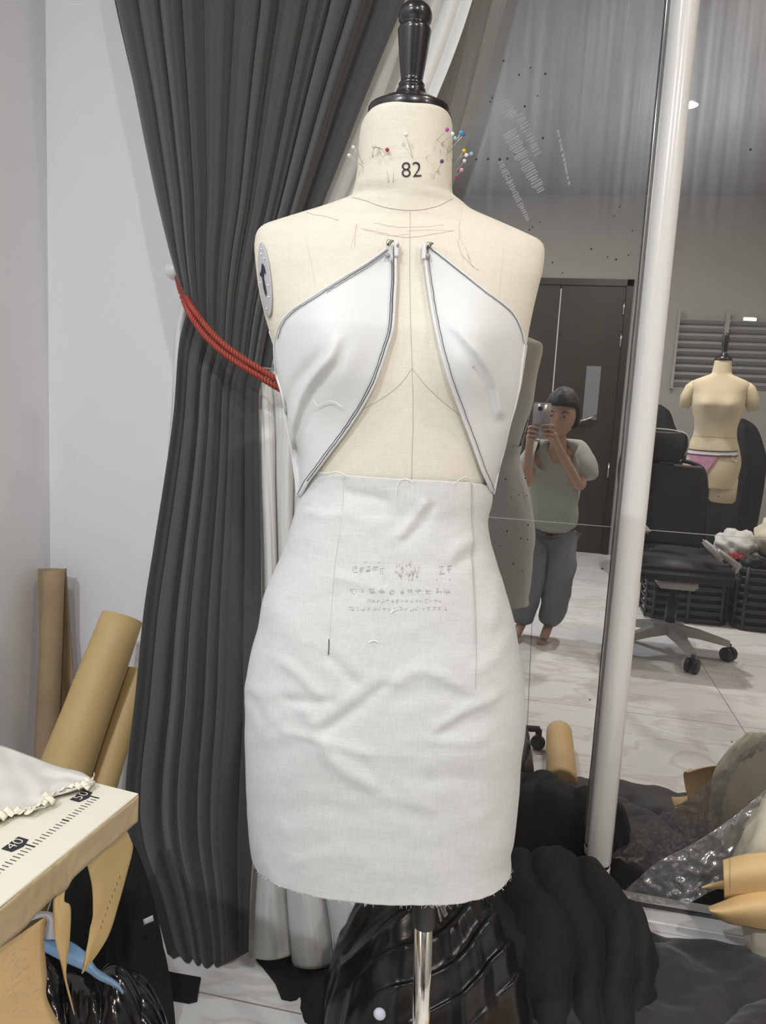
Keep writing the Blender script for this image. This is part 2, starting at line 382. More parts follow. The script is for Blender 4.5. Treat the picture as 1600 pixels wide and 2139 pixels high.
# ================================================================== THE ROOM
YG = 1.73; XL = -1.2082; XR = 2.6; YR = -3.04
struct(MO('floor', box(XL-.1, XR+.1, YR-.1, YG+.1, -0.1, 0), 'marble', smooth=False, base=Vector((0, 0, 0))))
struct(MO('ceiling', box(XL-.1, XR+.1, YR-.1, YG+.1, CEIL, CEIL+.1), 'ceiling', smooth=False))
struct(MO('wall_left', box(XL-.1, XL, YR, YG+.1, 0, CEIL), 'wall', smooth=False))
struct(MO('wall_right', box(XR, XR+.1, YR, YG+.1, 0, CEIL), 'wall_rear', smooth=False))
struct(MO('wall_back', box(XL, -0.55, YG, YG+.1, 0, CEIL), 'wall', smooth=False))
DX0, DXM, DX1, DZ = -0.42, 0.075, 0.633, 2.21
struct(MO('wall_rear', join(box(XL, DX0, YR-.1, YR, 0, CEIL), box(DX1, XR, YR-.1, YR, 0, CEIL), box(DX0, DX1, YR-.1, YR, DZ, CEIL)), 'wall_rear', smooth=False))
# glass wall with its profile, post and the marks on its face
win = bpy.data.objects.new('window_1', None); COL.objects.link(win); win.location = (1.0, YG, 0); WL[win.name] = Vector((1.0, YG, 0)); struct(win)
MO('window_pane', box(-0.55, XR, YG, YG+.012, 0.02, CEIL), 'glass', win, smooth=False, base=Vector((0, YG, 0)))
MO('window_sill', rbox(-0.55, XR, YG-.05, YG+.02, 0.0, 0.027, 0.004), 'sill', win, smooth=False)
MO('window_seal', box(-0.55, XR, YG-.004, YG-.0005, 0.027, 0.033), 'seal', win, smooth=False)
pl = thing('window_post', (0.2095, 1.692, 0), 'round white metal post standing in front of the dark glass wall', 'post'); pl['kind'] = 'structure'; pl.name = 'trim_1'; WL['trim_1'] = Vector((0.2095, 1.692, 0))
MO('post_tube', lathe([(0.0265, 0.143), (0.0272, 0.145), (0.0272, 1.0), (0.0272, 2.0), (0.0272, CEIL)], (0.2095, 1.692, 0), 48), 'pole_white', pl)
MO('post_foot_ring', lathe([(0.0262, 0.118), (0.0268, 0.120), (0.0268, 0.132), (0.0262, 0.134)], (0.2095, 1.692, 0), 40), 'pole_white', pl)
MO('post_foot', lathe([(0.025, 0.0), (0.025, 0.158)], (0.2095, 1.692, 0), 32), 'black_plastic', pl)
# black sealant bead on the glass beside the post
bead = []
for k in range(70):
    z = 0.2+k*0.026; bead.append((0.1765+0.0012*N3(z*9, 3), YG-.002, z))
# joint line across the pane
MO('pane_joint', box(-0.2, XR, YG-.0012, YG-.0002, 0.9055, 0.9070), 'smear', win, smooth=False)
MO('sealant_bead', tube(bead, 0.0014, 6), 'seal', win)
# dark flecks
fl = [(1052,127),(1108,141),(1084,156),(1139,154),(1024,212),(1028,204),(1096,222),(1123,200),(995,333),(1019,332),(1044,333),(1060,331),(1075,322),(1062,368),(1128,464),(1112,474),(1106,480),(1294,432),(1283,451),(1321,481),(1235,520),(1154,548),(1269,537),(1287,542),(1313,533),(1175,570),(1134,288),(1568,312),(1171,698),(1103,880),(1095,905),(1056,1001),(1097,999),(1084,1034),(1100,1036),(1068,1039),(1059,1110),(1058,1118),(1088,1125),(1102,1127),(1045,1140),(1072,1178),(1092,1192),(1103,1097),(1232,1462),(1258,1188),(1548,1084),(1501,1037),(1529,1550)]
for i, (x, y) in enumerate(fl):
    c = AY(x, y, YG-.0008); r = random.choice([0.0014, 0.0018, 0.0022]) * (1.8 if i == 10 else 1)
    MO('fleck', lathe([(r, 0), (r*.9, 0.0006)], c, 8, (0, -1, 0)), 'fleck', win)
# ladder-like dried smears
def ladder(p0, p1, wpx, n, th=3.0):
    V = []; Fc = []
    for k in range(n):
        t = (k+random.uniform(-.2, .2))/n; x = lerp(p0[0], p1[0], t); y = lerp(p0[1], p1[1], t)
        ww = wpx*random.uniform(.6, 1.1)*(1-.3*t)
        q = [(-ww/2, ww*.28), (ww/2, -ww*.28), (ww/2+1, -ww*.28+th), (-ww/2+1, ww*.28+th)]
        b = len(V); V += [AY(x+a, y+c, YG-.0006) for a, c in q]; Fc.append((b, b+1, b+2, b+3))
    return V, Fc
MO('smear', ladder((1062, 275), (1132, 402), 30, 26), 'smear', win, smooth=False)
MO('smear', ladder((1045, 338), (1104, 462), 15, 26), 'smear', win, smooth=False)
MO('smear', ladder((1085, 240), (1125, 325), 22, 14, 2), 'smear', win, smooth=False)
MO('smear', ladder((1165, 270), (1190, 388), 6, 12, 7), 'smear', win, smooth=False)
MO('smear', ladder((1045, 215), (1075, 245), 34, 12, 2), 'smear', win, smooth=False)
# double door in the rear wall
d1 = bpy.data.objects.new('door_1', None); COL.objects.link(d1); d1.location = (0.1, YR, 0); WL[d1.name] = Vector((0.1, YR, 0)); struct(d1)
for a, b in ((DX0, DXM-.004), (DXM+.004, DX1-.05)):
    MO('door_leaf', rbox(a, b, YR-.05, YR-.005, 0.005, DZ-.05, .003, 1), 'door', d1, smooth=False)
MO('door_frame', join(box(DX1-.05, DX1, YR-.06, YR+.012, 0, DZ), box(DX0, DX1, YR-.06, YR+.012, DZ-.05, DZ)), 'door_frame', d1, smooth=False)
MO('edge_strip', box(DXM-.003, DXM+.007, YR-.01, YR+.004, 1.15, 2.13), 'chair_rim', d1, smooth=False)
MO('door_window', rbox(0.33, 0.445, YR-.008, YR+.002, 1.10, 1.53, .003, 1), 'frost', d1, smooth=False)
MO('door_handle', join(tube([(0.30, YR, 1.085), (0.30, YR+.05, 1.085), (0.36, YR+.055, 1.10), (0.44, YR+.055, 1.135)], 0.010, 8), lathe([(0.03, 0), (0.03, 0.01)], (0.30, YR-.004, 1.085), 20, (0, 1, 0))), 'steel', d1)
for z in (2.0, 1.75, 0.7): MO('hinge', lathe([(0.008, -0.06), (0.008, 0.06)], (0.575, YR+.004, z), 12), 'steel', d1)
# slatted louvre beside the door
lv = bpy.data.objects.new('window_2', None); COL.objects.link(lv); lv.location = (1.4, YR, 1.4); WL[lv.name] = Vector((1.4, YR, 1.4)); struct(lv)
MO('louvre_frame', join(box(0.98, 1.0, YR, YR+.05, 1.38, 1.98), box(1.335, 1.365, YR, YR+.05, 1.38, 1.98), box(1.90, 1.92, YR, YR+.05, 1.38, 1.98)), 'wall_rear', lv, smooth=False)
for k in range(9):
    z = 1.42+k*0.06
    V, Fc = box(1.0, 1.9, -0.024, 0.024, -0.003, 0.003)
    MO('slat', xform((V, Fc), Matrix.Translation((0, YR+.03, z)) @ Matrix.Rotation(math.radians(38), 4, 'X')), 'blind', lv, smooth=False)

# ceiling lamps, seen and added ones: fitting, diffuser and its light
for i, (x, y, wv, s, c) in enumerate(LAMPS):
    place = ['over the office chair', 'added out of view to even the light, above and left of the photographer', 'ahead and right of the camera', 'added out of view as fill light, ahead and left of the camera', 'added out of view for general light, near the right wall', 'near the rear wall on the right', 'near the rear wall on the left'][i]
    t = thing('ceiling_downlight', (x, y, CEIL), 'round recessed white ceiling downlight '+place, 'ceiling light', 'recessed ceiling downlights')
    MO('rim', lathe([(s/2+.012, 0), (s/2+.012, -.006), (s/2, -.008), (s/2, 0)], (x, y, CEIL), 32), 'white_knob', t)
    MO('diffuser', lathe([(s/2, -.001), (s/2, -.005)], (x, y, CEIL), 32), 'lamp_glow', t)
    ld = bpy.data.lights.new('downlight', 'AREA'); ld.shape = 'DISK'; ld.size = s*1.8; ld.energy = wv; ld.color = c
    lo = bpy.data.objects.new('downlight', ld); COL.objects.link(lo); lo.parent = t; lo.location = (0, 0, -0.02)
wl_ = thing('wall_lamp', (1.5, YR+.03, 1.93), 'small bright strip lamp glowing on the rear wall', 'lamp')
MO('housing', rbox(1.46, 1.56, YR, YR+.03, 1.91, 1.95, .004), 'white_knob', wl_)
MO('lit_strip', rbox(1.465, 1.555, YR+.03, YR+.036, 1.92, 1.94, .002), 'lamp_glow', wl_)

# ================================================================== THE DRESS FORM
PF = Vector((-0.18, 0.97, 0)); _c = math.hypot(.18, .97)
NF = Vector((.18/_c, -.97/_c, 0)); UF = Vector((-NF.y, NF.x, 0))
def FS(px, py, w=0.0): return APL(px, py, PF+NF*w, NF)
def uwz(p): q = p-PF; return q.dot(UF), q.dot(NF), p.z
def fromuwz(u, w, z): return Vector((PF.x, PF.y, 0))+UF*u+NF*w+Vector((0, 0, z))
def sidetab(rows, k, grow=0.0):
    out = []
    for r in smoothtab(rows, 5):
        u, w, z = uwz(FS(r[k], r[0])); out.append((z, u + (grow if k == 2 else -grow)))
    return sorted(out)
BODY = [(236,778,934),(244,768,939),(258,758,943),(275,753,945),(310,749,945),(350,747,944),(385,742,944),(405,736,945),(414,728,950),(425,694,967),(440,642,988),(455,592,1025),(467,556,1053),(478,541,1079),(490,535,1105),(502,533,1127),(520,532,1137),
 (560,536,1134),(600,541,1124),(650,552,1112),(700,566,1102),(740,578,1096),(780,587,1090),(820,595,1082),(860,606,1070),(900,616,1056),(950,627,1040),(1000,635,1026),(1050,634,1012),(1100,622,1012),(1200,580,1035),(1300,553,1062),(1400,530,1080),(1500,525,1086),(1600,526,1078),(1700,532,1068),(1800,540,1058)]
SKIRT = [(960,640,1032),(1000,637,1029),(1040,626,1027),(1060,619,1024),(1090,612,1018),(1130,600,1024),(1160,588,1033),(1200,570,1045),(1250,552,1060),(1300,543,1073),(1350,530,1082),(1400,520,1090),(1440,515,1094),(1480,517,1096),(1530,516,1093),(1580,517,1086),(1640,519,1082),(1700,522,1076),(1740,525,1070),(1770,529,1064),(1800,536,1066),(1830,543,1068),(1850,548,1062),(1870,556,1050),(1900,560,1045)]
def zc(y): return FS(857, y, 0).z
BF = [(zc(y), b) for y, b in [(236,.046),(250,.052),(400,.054),(430,.052),(470,.053),(492,.057),(540,.066),(600,.072),(700,.086),(800,.088),(900,.084),(1000,.080),(1060,.080),(1200,.092),(1350,.104),(1500,.110),(1700,.106),(1900,.100)]][::-1]
BB = [(zc(y), b) for y, b in [(236,.046),(250,.052),(400,.056),(430,.050),(470,.055),(492,.064),(600,.088),(800,.085),(1000,.072),(1100,.078),(1300,.105),(1450,.115),(1900,.105)]][::-1]
PT = [(zc(y), b) for y, b in [(236,2.2),(400,2.2),(425,1.75),(445,1.5),(475,1.5),(510,1.9),(570,2.25),(900,2.25),(1900,2.25)]][::-1]
class Surf:
    def __init__(s, rows, p, extra=0.0, bust=True):
        s.L = sidetab(rows, 1); s.R = sidetab(rows, 2); s.p = p; s.extra = extra; s.bust = bust
        s.zb = [uwz(FS(688, 735, .1)), uwz(FS(985, 735, .1))]
    def ab(s, z):
        l = interp(s.L, z); r = interp(s.R, z); return (l+r)/2, (r-l)/2
    def bmp(s, u, z):
        if not s.bust: return 0
        v = 0
        for b in s.zb:
            dz = (z-b[2])/(.062 if z > b[2] else .05); v += .030*math.exp(-((u-b[0])/.045)**2-dz*dz)
        return v
    def pz(s, z):
        return s.p if not s.bust else interp(PT, z)
    def front(s, u, z, off=0.0):
        uc, a = s.ab(z); p_ = s.pz(z); t = min(1, abs(u-uc)/(a+off)); b = interp(BF, z)+s.extra+off
        return b*(1-t**p_)**(1/p_)+s.bmp(u, z)*(1-t**4)
    def at(s, th, z, off=0.0):
        uc, a = s.ab(z); c, sn = math.cos(th), math.sin(th); b = (interp(BF if sn > 0 else BB, z))+s.extra+off; p_ = s.pz(z)
        u = uc+(a+off)*math.copysign(abs(c)**(2/p_), c); w = b*math.copysign(abs(sn)**(2/p_), sn)
        if sn > 0: w += s.bmp(u, z)*(1-min(1, abs(c)**(2/p_))**4)
        return fromuwz(u, w, z)
    def cast(s, px, py, off=0.0):
        w = .08
        for _ in range(25):
            u, _w, z = uwz(FS(px, py, w)); w = .5*w+.5*s.front(u, z, off)
        return FS(px, py, w)
B = Surf(BODY, 2.25)
z0, z1 = zc(236), zc(1640)
form = thing('dress_form', (-0.10, 0.97, 0), 'cream linen dress form marked 82 on its neck, wearing the white dress', 'dress form')
def bodyf(s, t):
    z = lerp(z0, z1, t); p = B.at(s*2*math.pi, z); return p
bv = grid(bodyf, 160, 300, cu=True)
n = len(bv[0]); bv[1].append(tuple(range(160))); bv[1].append(tuple(range(n-160, n))[::-1])
MO('torso', bv, 'linen', form)
# black turned neck cap
def capz(y): return FS(862, y, 0).z
pxm = (FS(863, 225, 0)-FS(862, 225, 0)).length
cx0 = FS(857, 228, 0)
prof = [(0,4),(12,5.5),(22,9),(30,17),(34,27),(35,36),(33,45),(28,50),(27,53),(29,55),(32,58),(34.5,64),(34,70),(31,100),(27,135),(23,165),(22.5,172),(25,174),(27.5,178),(26,182),(25,184),(29,187),(31,192),(30,196),(31,198),(38,202),(44,206),(46,209),(52,211),(60,214),(66,218),(70,221),(78,225),(86,229),(88,233),(88.5,250),(86,256),(40,258)]
V_ = [(r*pxm, capz(y)-cx0.z) for r, y in prof][::-1]
MO('neck_cap', lathe(V_, cx0, 64), 'black_wood', form)
# armhole plate
def pp_(a, r): return (553.5+12.5*r*math.cos(a)-7.5*r*math.sin(a)*-1*-1*-1, 585+79*r*math.sin(a))
V = []; Fc = []; K = 56; RR = (0, .25, .5, .75, .92, 1.0, 1.0)
for i, r in enumerate(RR):
    for k in range(K): V.append(B.cast(*pp_(2*math.pi*k/K, r), .0028 if i < 5 else (.0024 if i == 5 else .0)))
Fc = [(i*K+k, i*K+(k+1) % K, (i+1)*K+(k+1) % K, (i+1)*K+k) for i in range(len(RR)-1) for k in range(K)]
ap = MO('arm_plate', (V, Fc), 'grey_plastic', form)
sl = [(547,549),(552,556),(556,574),(552,569),(551,580),(557,612),(555,620),(550,602),(547,580),(542,574),(545,566)]
MO('slot', ([B.cast(x, y, .0034) for x, y in sl], [tuple(range(len(sl)))]), 'ink', ap, smooth=False)
for x, y in ((546, 520), (552, 540), (544, 590), (560, 596), (561, 620), (556, 645), (545, 530)):
    MO('rivet', ball(B.cast(x, y, .0034), .0011, 6), 'white_knob', ap)
# size number printed on the neck
def on_body(vf, x, y, h, rot, off, S=B, flipx=1):
    out = []
    for v in vf[0]:
        px = x+(v.x*math.cos(rot)-(-v.y)*math.sin(rot)*-1*-1)*h*flipx if False else x+(v.x*math.cos(rot)+v.y*math.sin(rot))*h*flipx
        py = y-(v.y*math.cos(rot)-v.x*math.sin(rot))*h
        out.append(S.cast(px, py, off))
    return out, vf[1]
tm = textmesh('82', 1.0)
xs = [v.x for v in tm[0]]; ys = [v.y for v in tm[0]]; w_ = max(xs)-min(xs); h_ = max(ys)-min(ys); mx_ = (max(xs)+min(xs))/2; my_ = (max(ys)+min(ys))/2
tm = ([Vector(((v.x-mx_)/w_*41, (v.y-my_)/h_*31, 0)) for v in tm[0]], tm[1])
MO('size_number', on_body(tm, 859.5, 354, 1, -0.03, .0009), 'ink', form, smooth=False)
# seams and pencil marks, laid on the cloth as fine threads
def line(pts, r, off, S=B, n=40, jit=0.0):
    P = path(pts, n); return tube([S.cast(x+random.uniform(-jit, jit), y+random.uniform(-jit, jit), off) for x, y in P], r, 5)
MO('centre_seam', line([(857,442),(856,560),(858,680),(861,770),(863,870),(861,940),(860,1010)], .00028, .0002, n=80), 'seam', form)
MO('bust_seam', line([(861,769),(838,800),(805,828),(760,853),(700,875)], .00026, .0002), 'seam', form)
MO('bust_seam', line([(861,769),(890,806),(930,843),(975,878),(1010,900)], .00026, .0002), 'seam', form)
MO('neck_seam', line([(735,412),(760,418),(800,432),(845,439),(880,438),(915,430),(945,415)], .00032, .0002), 'seam', form)
MO('shoulder_seam', line([(640,443),(658,449),(675,451),(707,460)], .0003, .0002), 'seam', form)
MO('princess_seam', line([(1052,515),(1047,560),(1043,600),(1042,635)], .0002, .0002), 'pencil_red', form)
MO('princess_seam', line([(965,430),(962,455),(958,480),(960,500)], .0002, .0002), 'pencil_red', form)
MO('princess_seam', line([(637,490),(648,540),(658,590),(664,620)], .0002, .0002), 'pencil_red', form)
mk = [[(755,477),(800,487),(850,496),(900,490),(945,482)],[(780,465),(830,474),(880,474),(928,469)],[(746,467),(740,490),(732,520)],[(744,470),(742,495),(741,515)],
      [(958,465),(962,495),(975,525),(985,545)],[(960,485),(958,510),(968,545)],[(976,530),(985,552),(1000,565)],[(850,482),(900,480),(950,483)],[(760,480),(810,492),(856,488)],[(955,500),(964,530),(990,560)]]
for i, q in enumerate(mk):
    MO('pencil_mark', line(q, .00015, .0003, n=26, jit=0.9), 'pencil' if i % 3 == 0 else 'pencil_red', form)
# stand
pa = FS(886, 1880, 0); pb = FS(879.5, 2139, 0); dr = (pb-pa)/(pb.z-pa.z)
foot = pa+dr*(0.085-pa.z)
MO('pole_collar', lathe([(0.0165, 0), (0.0172, .002), (0.0172, .08), (.0172, .12)], FS(887, 1931, 0), 40, pa-pb), 'black_plastic', form)
MO('stand_pole', tube([pa, foot], 0.0128, 40), 'chrome', form)
hub = foot.copy()
MO('stand_hub', lathe([(0.03, -.02), (0.034, -.015), (0.034, .02), (0.02, .035)], hub, 32), 'black_plastic', form)
for k in range(5):
    a = math.radians(-26+72*k); e = hub+Vector((math.cos(a)*.19, math.sin(a)*.19, -.012))
    lg = MO('stand_leg', tube([hub, hub.lerp(e, .6)+Vector((0, 0, .004)), e], lambda t: .014-.004*t, 10), 'black_plastic', form)
    MO('caster', join(lathe([(.011, 0), (.011, .03)], e+Vector((0, 0, -.032)), 16), lathe([(.010, -.012), (.023, -.011), (.025, -.006), (.025, .006), (.023, .011), (.010, .012)], Vector((e.x, e.y, .025)), 24, Vector((-math.sin(a+.6), math.cos(a+.6), 0)))), 'black_plastic', lg)

# ================================================================== THE WHITE DRESS
dress = thing('dress', (-0.12, 0.97, zc(1880)), 'unfinished white cotton halter dress with open front, pinned on the dress form', 'dress')
FOLDL = [[(706,705),(690,745),(665,775),(640,808),(622,845),(606,900),(604,960)]]
FOLDR = [[(935,668),(968,700),(1000,738),(1025,775),(1040,810),(1046,860)]]
def cupdisp(px, py):
    d = 0
    for f in FOLDL+FOLDR:
        m = 1 if f is FOLDL[0] else .75
        q = segd(px, py, f); m *= min(1, max(0, (py-f[0][1]+12)/75)); d += .0070*m*math.exp(-(q/9)**2) - .0045*m*math.exp(-((q-20)/14)**2)*(1 if f is FOLDL[0] else .6)
    d += .0012*N3(px*.012, py*.009, 3)
    return d
def cup(name, outer, inner, m=True):
    NV = 90; NU = 44
    O = path(outer, NV); I = path(inner, NV)
    def fn(s, t):
        k = round(t*NV); x = lerp(O[k][0], I[k][0], s); y = lerp(O[k][1], I[k][1], s)
        p = B.cast(x, y, .0042+cupdisp(x, y)*(math.sin(math.pi*min(1, max(0, s)))**.4)*min(1, t*8))
        return p
    o = MO(name, grid(fn, NU, NV), 'toile', dress, solid=.0012)
    MO('rolled_edge', tube([B.cast(x, y, .0050) for x, y in O], .0016, 8), 'toile', o)
    MO('rolled_edge', tube([B.cast(x, y, .0055) for x, y in I], .0022, 8), 'toile', o)
    return o
OL = [(808,519),(765,550),(720,577),(680,602),(640,628),(610,648),(588,672),(575,705),(573,735),(577,780),(588,820),(596,860),(603,910),(612,960),(622,1040)]
IL = [(826,512),(826,545),(826,585),(824,625),(822,660),(819,690),(808,725),(793,770),(778,808),(752,855),(722,900),(692,940),(664,978),(645,1003),(627,1036)]
OR = [(899,516),(940,548),(980,580),(1015,608),(1045,630),(1070,652),(1086,680),(1095,715),(1090,765),(1086,800),(1077,845),(1064,890),(1054,935),(1042,980),(1031,1032)]
IR = [(886,514),(889,545),(893,580),(899,620),(906,662),(915,705),(925,745),(938,790),(952,830),(966,868),(981,907),(994,943),(1007,980),(1018,1005),(1026,1026)]
cl = cup('bodice_panel', OL, IL); crr = cup('bodice_panel', OR, IR)
# bodice wraps round the sides and back
def back(s, t):
    th = math.pi+s*math.pi; zt = lerp(zc(708), zc(745), math.sin(s*math.pi)); z = lerp(zt, zc(1050), t)
    return B.at(th, z, .0012+.0008*N3(s*9, t*6, 2))
MO('back_panel', grid(back, 80, 50), 'toile', dress, solid=.0012)
# stitching
def stitch(pts, off, par, r=.00045, S=B, n=70, jit=.5): return MO('stitching', line(pts, r, off, S, n, jit), 'thread_dark', par)
stitch([(x+4, y+3) for x, y in OL[:8]], .0062, cl); stitch([(x+2, y+9) for x, y in OL[:4]], .0062, cl, .0003)
stitch([(x-4, y+2) for x, y in IL[:-1]], .0080, cl, .0005); stitch([(x-8, y) for x, y in IL[1:]], .0072, cl, .0005)
stitch([(x, y+3) for x, y in OR[:8]], .0062, crr, .00035); stitch([(x+7, y-1) for x, y in IR], .0078, crr, .00045)
for (x, y), par in (((812, 510), cl), ((895, 515), crr)):
    MO('thread_knot', join(*[tube([B.cast(x+q*2+(5+q)*math.cos(a_*.7+q*2)*(1-.02*a_), y-3+(7-q)*math.sin(a_*.7+q), .008+.002*math.sin(a_+q)) for a_ in range(12+3*q)], .00030, 5) for q in range(3)]), 'thread_dark', par)
    MO('gathered_tip', tube([B.cast(x+(16 if x < 850 else -9), y-5+q*4, .007) for q in range(9)], lambda t: .0030+.0008*math.sin(t*25), 8), 'toile', par)
# skirt
S = Surf(SKIRT, 2.3, extra=.004, bust=False)
TOP = [(617,1052),(632,1020),(655,986),(718,992),(800,998),(900,1003),(984,1008),(988,1010),(1006,1012),(1020,1016),(1030,1040)]
ztop = sorted((lambda p: (uwz(p)[0], p.z))(S.cast(x, y, 0)) for x, y in TOP)
zhem = S.cast(862, 1893, .0).z
WR = [ # wrinkles: polyline, height (mm), width px
 ([(676,1526),(708,1503),(740,1480),(775,1452),(803,1436)], -3.2, 11), ([(668,1510),(705,1486),(740,1462),(790,1425)], 2.2, 12),
 ([(806,1448),(822,1428),(856,1404),(890,1400),(925,1412),(990,1450)], 1.8, 9), ([(835,1456),(880,1436),(930,1440),(975,1456)], -1.6, 14),
 ([(640,1485),(662,1530),(690,1580),(735,1612),(776,1636)], 1.8, 11), ([(596,1528),(660,1542),(720,1560),(770,1574)], 1.4, 8),
 ([(600,1462),(650,1470),(690,1466)], -1.4, 8), ([(600,1386),(632,1416),(664,1448)], 1.8, 9), ([(690,1375),(715,1402),(740,1426)], -1.8, 9),
 ([(912,1520),(950,1495),(980,1478),(1032,1454)], 2.2, 9), ([(925,1530),(975,1504),(1010,1498)], -1.8, 12), ([(900,1630),(940,1622),(980,1628)], -1.6, 12),
 ([(900,1545),(960,1550),(1010,1545)], 1.3, 9), ([(850,1640),(870,1670),(900,1690)], 1.2, 10), ([(700,1600),(800,1660),(860,1672)], 1.0, 12),
 ([(600,1700),(680,1690),(740,1700)], -1.0, 14), ([(820,1720),(900,1740),(1000,1715)], 1.0, 14), ([(620,1800),(700,1780),(760,1790)], 1.0, 12), ([(545,1760),(556,1800),(575,1850)], 1.4, 10),
 ([(884,1052),(862,1084),(835,1116)], 1.9, 6), ([(905,1060),(880,1100),(850,1130)], -1.5, 7), ([(982,1125),(950,1150),(940,1170)], 1.6, 9), ([(990,1160),(960,1178),(930,1182)], -1.3, 9),
 ([(725,1030),(760,1036),(800,1046)], -1.8, 9), ([(706,1206),(760,1220),(800,1236)], 1.2, 8), ([(650,1070),(680,1076),(712,1074)], 1.4, 9), ([(730,1070),(770,1095),(800,1090)], 1.2, 10),
 ([(520,1455),(535,1478),(548,1500)], -1.6, 8), ([(518,1440),(560,1450),(600,1440)], 1.0, 10), ([(1045,1210),(1035,1260),(1030,1300)], 1.4, 10), ([(1060,1330),(1035,1370),(1000,1395)], 1.6, 11), ([(560,1240),(580,1300),(640,1340)], 0.9, 14)]
def skdisp(px, py):
    d = 0
    for f, h, w in WR:
        if min(a for a, _ in f)-3*w < px < max(a for a, _ in f)+3*w and min(b for _, b in f)-3*w < py < max(b for _, b in f)+3*w:
            q = segd(px, py, f)
            if q < 4.5*w: d += h*.00125*math.exp(-(q/(w*1.5))**2)
    # seam steps: dart on the left, overlap on the right
    if 1000 < py < 1460:
        k = min(1, (1460-py)/250)
        xr = lerp(985, 996, (py-1008)/440)
        d += -.0028*k/(1+math.exp(-(px-xr)/1.2))*math.exp(-max(0, px-xr)/60)
        xl = lerp(718, 686, (py-995)/380)
        d += -.0012*k*math.exp(-((px-xl)/3.0)**2)
    d += .0020*N3(px*.009, py*.013, 7) + .0006*N3(px*.028, py*.036, 1)
    return d
NU_, NV_ = 300, 330
def skirtf(s, t):
    th = s*2*math.pi
    u = S.ab(zc(1010))[0]+S.ab(zc(1010))[1]*math.cos(th)
    zt = interp(ztop, u) if math.sin(th) > -.05 else lerp(ztop[0][1], ztop[-1][1], (math.cos(th)+1)/2)
    z = lerp(zt, zhem + .0035*N3(math.cos(th)*3, math.sin(th)*3, 4)+.0012*N3(math.cos(th)*14, math.sin(th)*9), t)
    p = S.at(th, z)
    if math.sin(th) > -.3:
        q = PR(p); d = skdisp(*q)*min(1, .35+abs(math.sin(th)))
    else: d = .003*N3(th*3, z*12)
    return S.at(th, z, d)
skirt = MO('skirt', grid(skirtf, NU_, NV_, cu=True, flip=True), 'muslin', dress, solid=.0011)
class Sx:
    def cast(s, px, py, off): return S.cast(px, py, off+skdisp(px, py))
SS = Sx()
MO('dart_seam', line([(718,1000),(714,1080),(700,1180),(692,1280),(686,1368)], .00020, .0008, SS, 60), 'dart', skirt)
MO('dart_seam', line([(687,1335),(687,1352),(686,1368)], .0006, .0012, SS, 12), 'thread_dark', skirt)
MO('dart_seam', line([(986,1010),(986,1100),(990,1230),(995,1340),(993,1440)], .00028, .0009, SS, 60), 'dart', skirt)
def thr(pts, r=.00035, m='thread_white'): MO('loose_thread', line(pts, r, .0030, SS, 24), m, skirt)
thr([(827,1050),(828,1020),(834,1004),(850,1000),(862,1008)]); thr([(945,1012),(962,1000),(975,996),(986,1006)]); thr([(640,982),(680,988),(705,985),(728,996)])
thr([(770,1342),(780,1338),(790,1342)], .0006); thr([(815,1281),(822,1275),(830,1272)], .0006); thr([(632,980),(650,984),(668,992)], .0003)
MO('loose_thread', line([(655,836),(664,848),(675,841),(695,838),(716,851)], .0004, .0085, B, 24), 'thread_white', cl)
# frayed hem
hb = []
for k in range(70):
    th = math.pi*(.04+.92*random.random()); p = S.at(th, zhem+.002, .0015)
    hb.append(tube([p, p+UF*random.uniform(-.004, .004)+Vector((0, 0, -random.uniform(.002, .005)))], .0002, 4))
MO('frayed_hem', join(*hb), 'thread_white', skirt)['kind'] = 'stuff'
# show-through of the label printed under the skirt: soft grey strokes and a round pink emblem
st = []
def strokes(x0, x1, y, h, nch, dens):
    for i in range(nch):
        cx = lerp(x0, x1, (i+.5)/nch); cw = (x1-x0)/nch*.38
        for _ in range(dens):
            if random.random() < .5: a = (cx-cw*random.random(), y+random.uniform(-h, h)); b = (cx+cw*random.random(), a[1])
            else: a = (cx+random.uniform(-cw, cw), y-h*random.random()); b = (a[0], y+h*random.random())
            st.append(tube([SS.cast(a[0], a[1], .0010), SS.cast(b[0], b[1], .0010)], .00026, 4))
strokes(735, 806, 1190, 8, 5, 5); strokes(914, 948, 1190, 9, 2, 6); strokes(728, 944, 1235, 6, 11, 5); strokes(765, 925, 1255, 3.5, 16, 3); strokes(728, 935, 1272, 4.5, 18, 3)
strokes(730, 806, 1174, .6, 8, 1); strokes(730, 806, 1209, .6, 8, 1); strokes(900, 950, 1211, .6, 6, 1)
MO('printed_lettering', join(*st), 'print_grey', skirt)
em = []
for k in range(46):
    a = random.random()*6.283; r = random.uniform(9, 26); x = 851+math.cos(a)*r; y = 1189+math.sin(a)*r*.9
    em.append(tube([SS.cast(x, y-3, .0010), SS.cast(x, y+4, .0010)], .0003, 4))
MO('printed_emblem', join(*em), 'print_red', skirt)
MO('stain', lathe([(.0016, 0), (.0013, .0004)], B.cast(990, 764, .0052), 10, NF), 'pencil', crr)

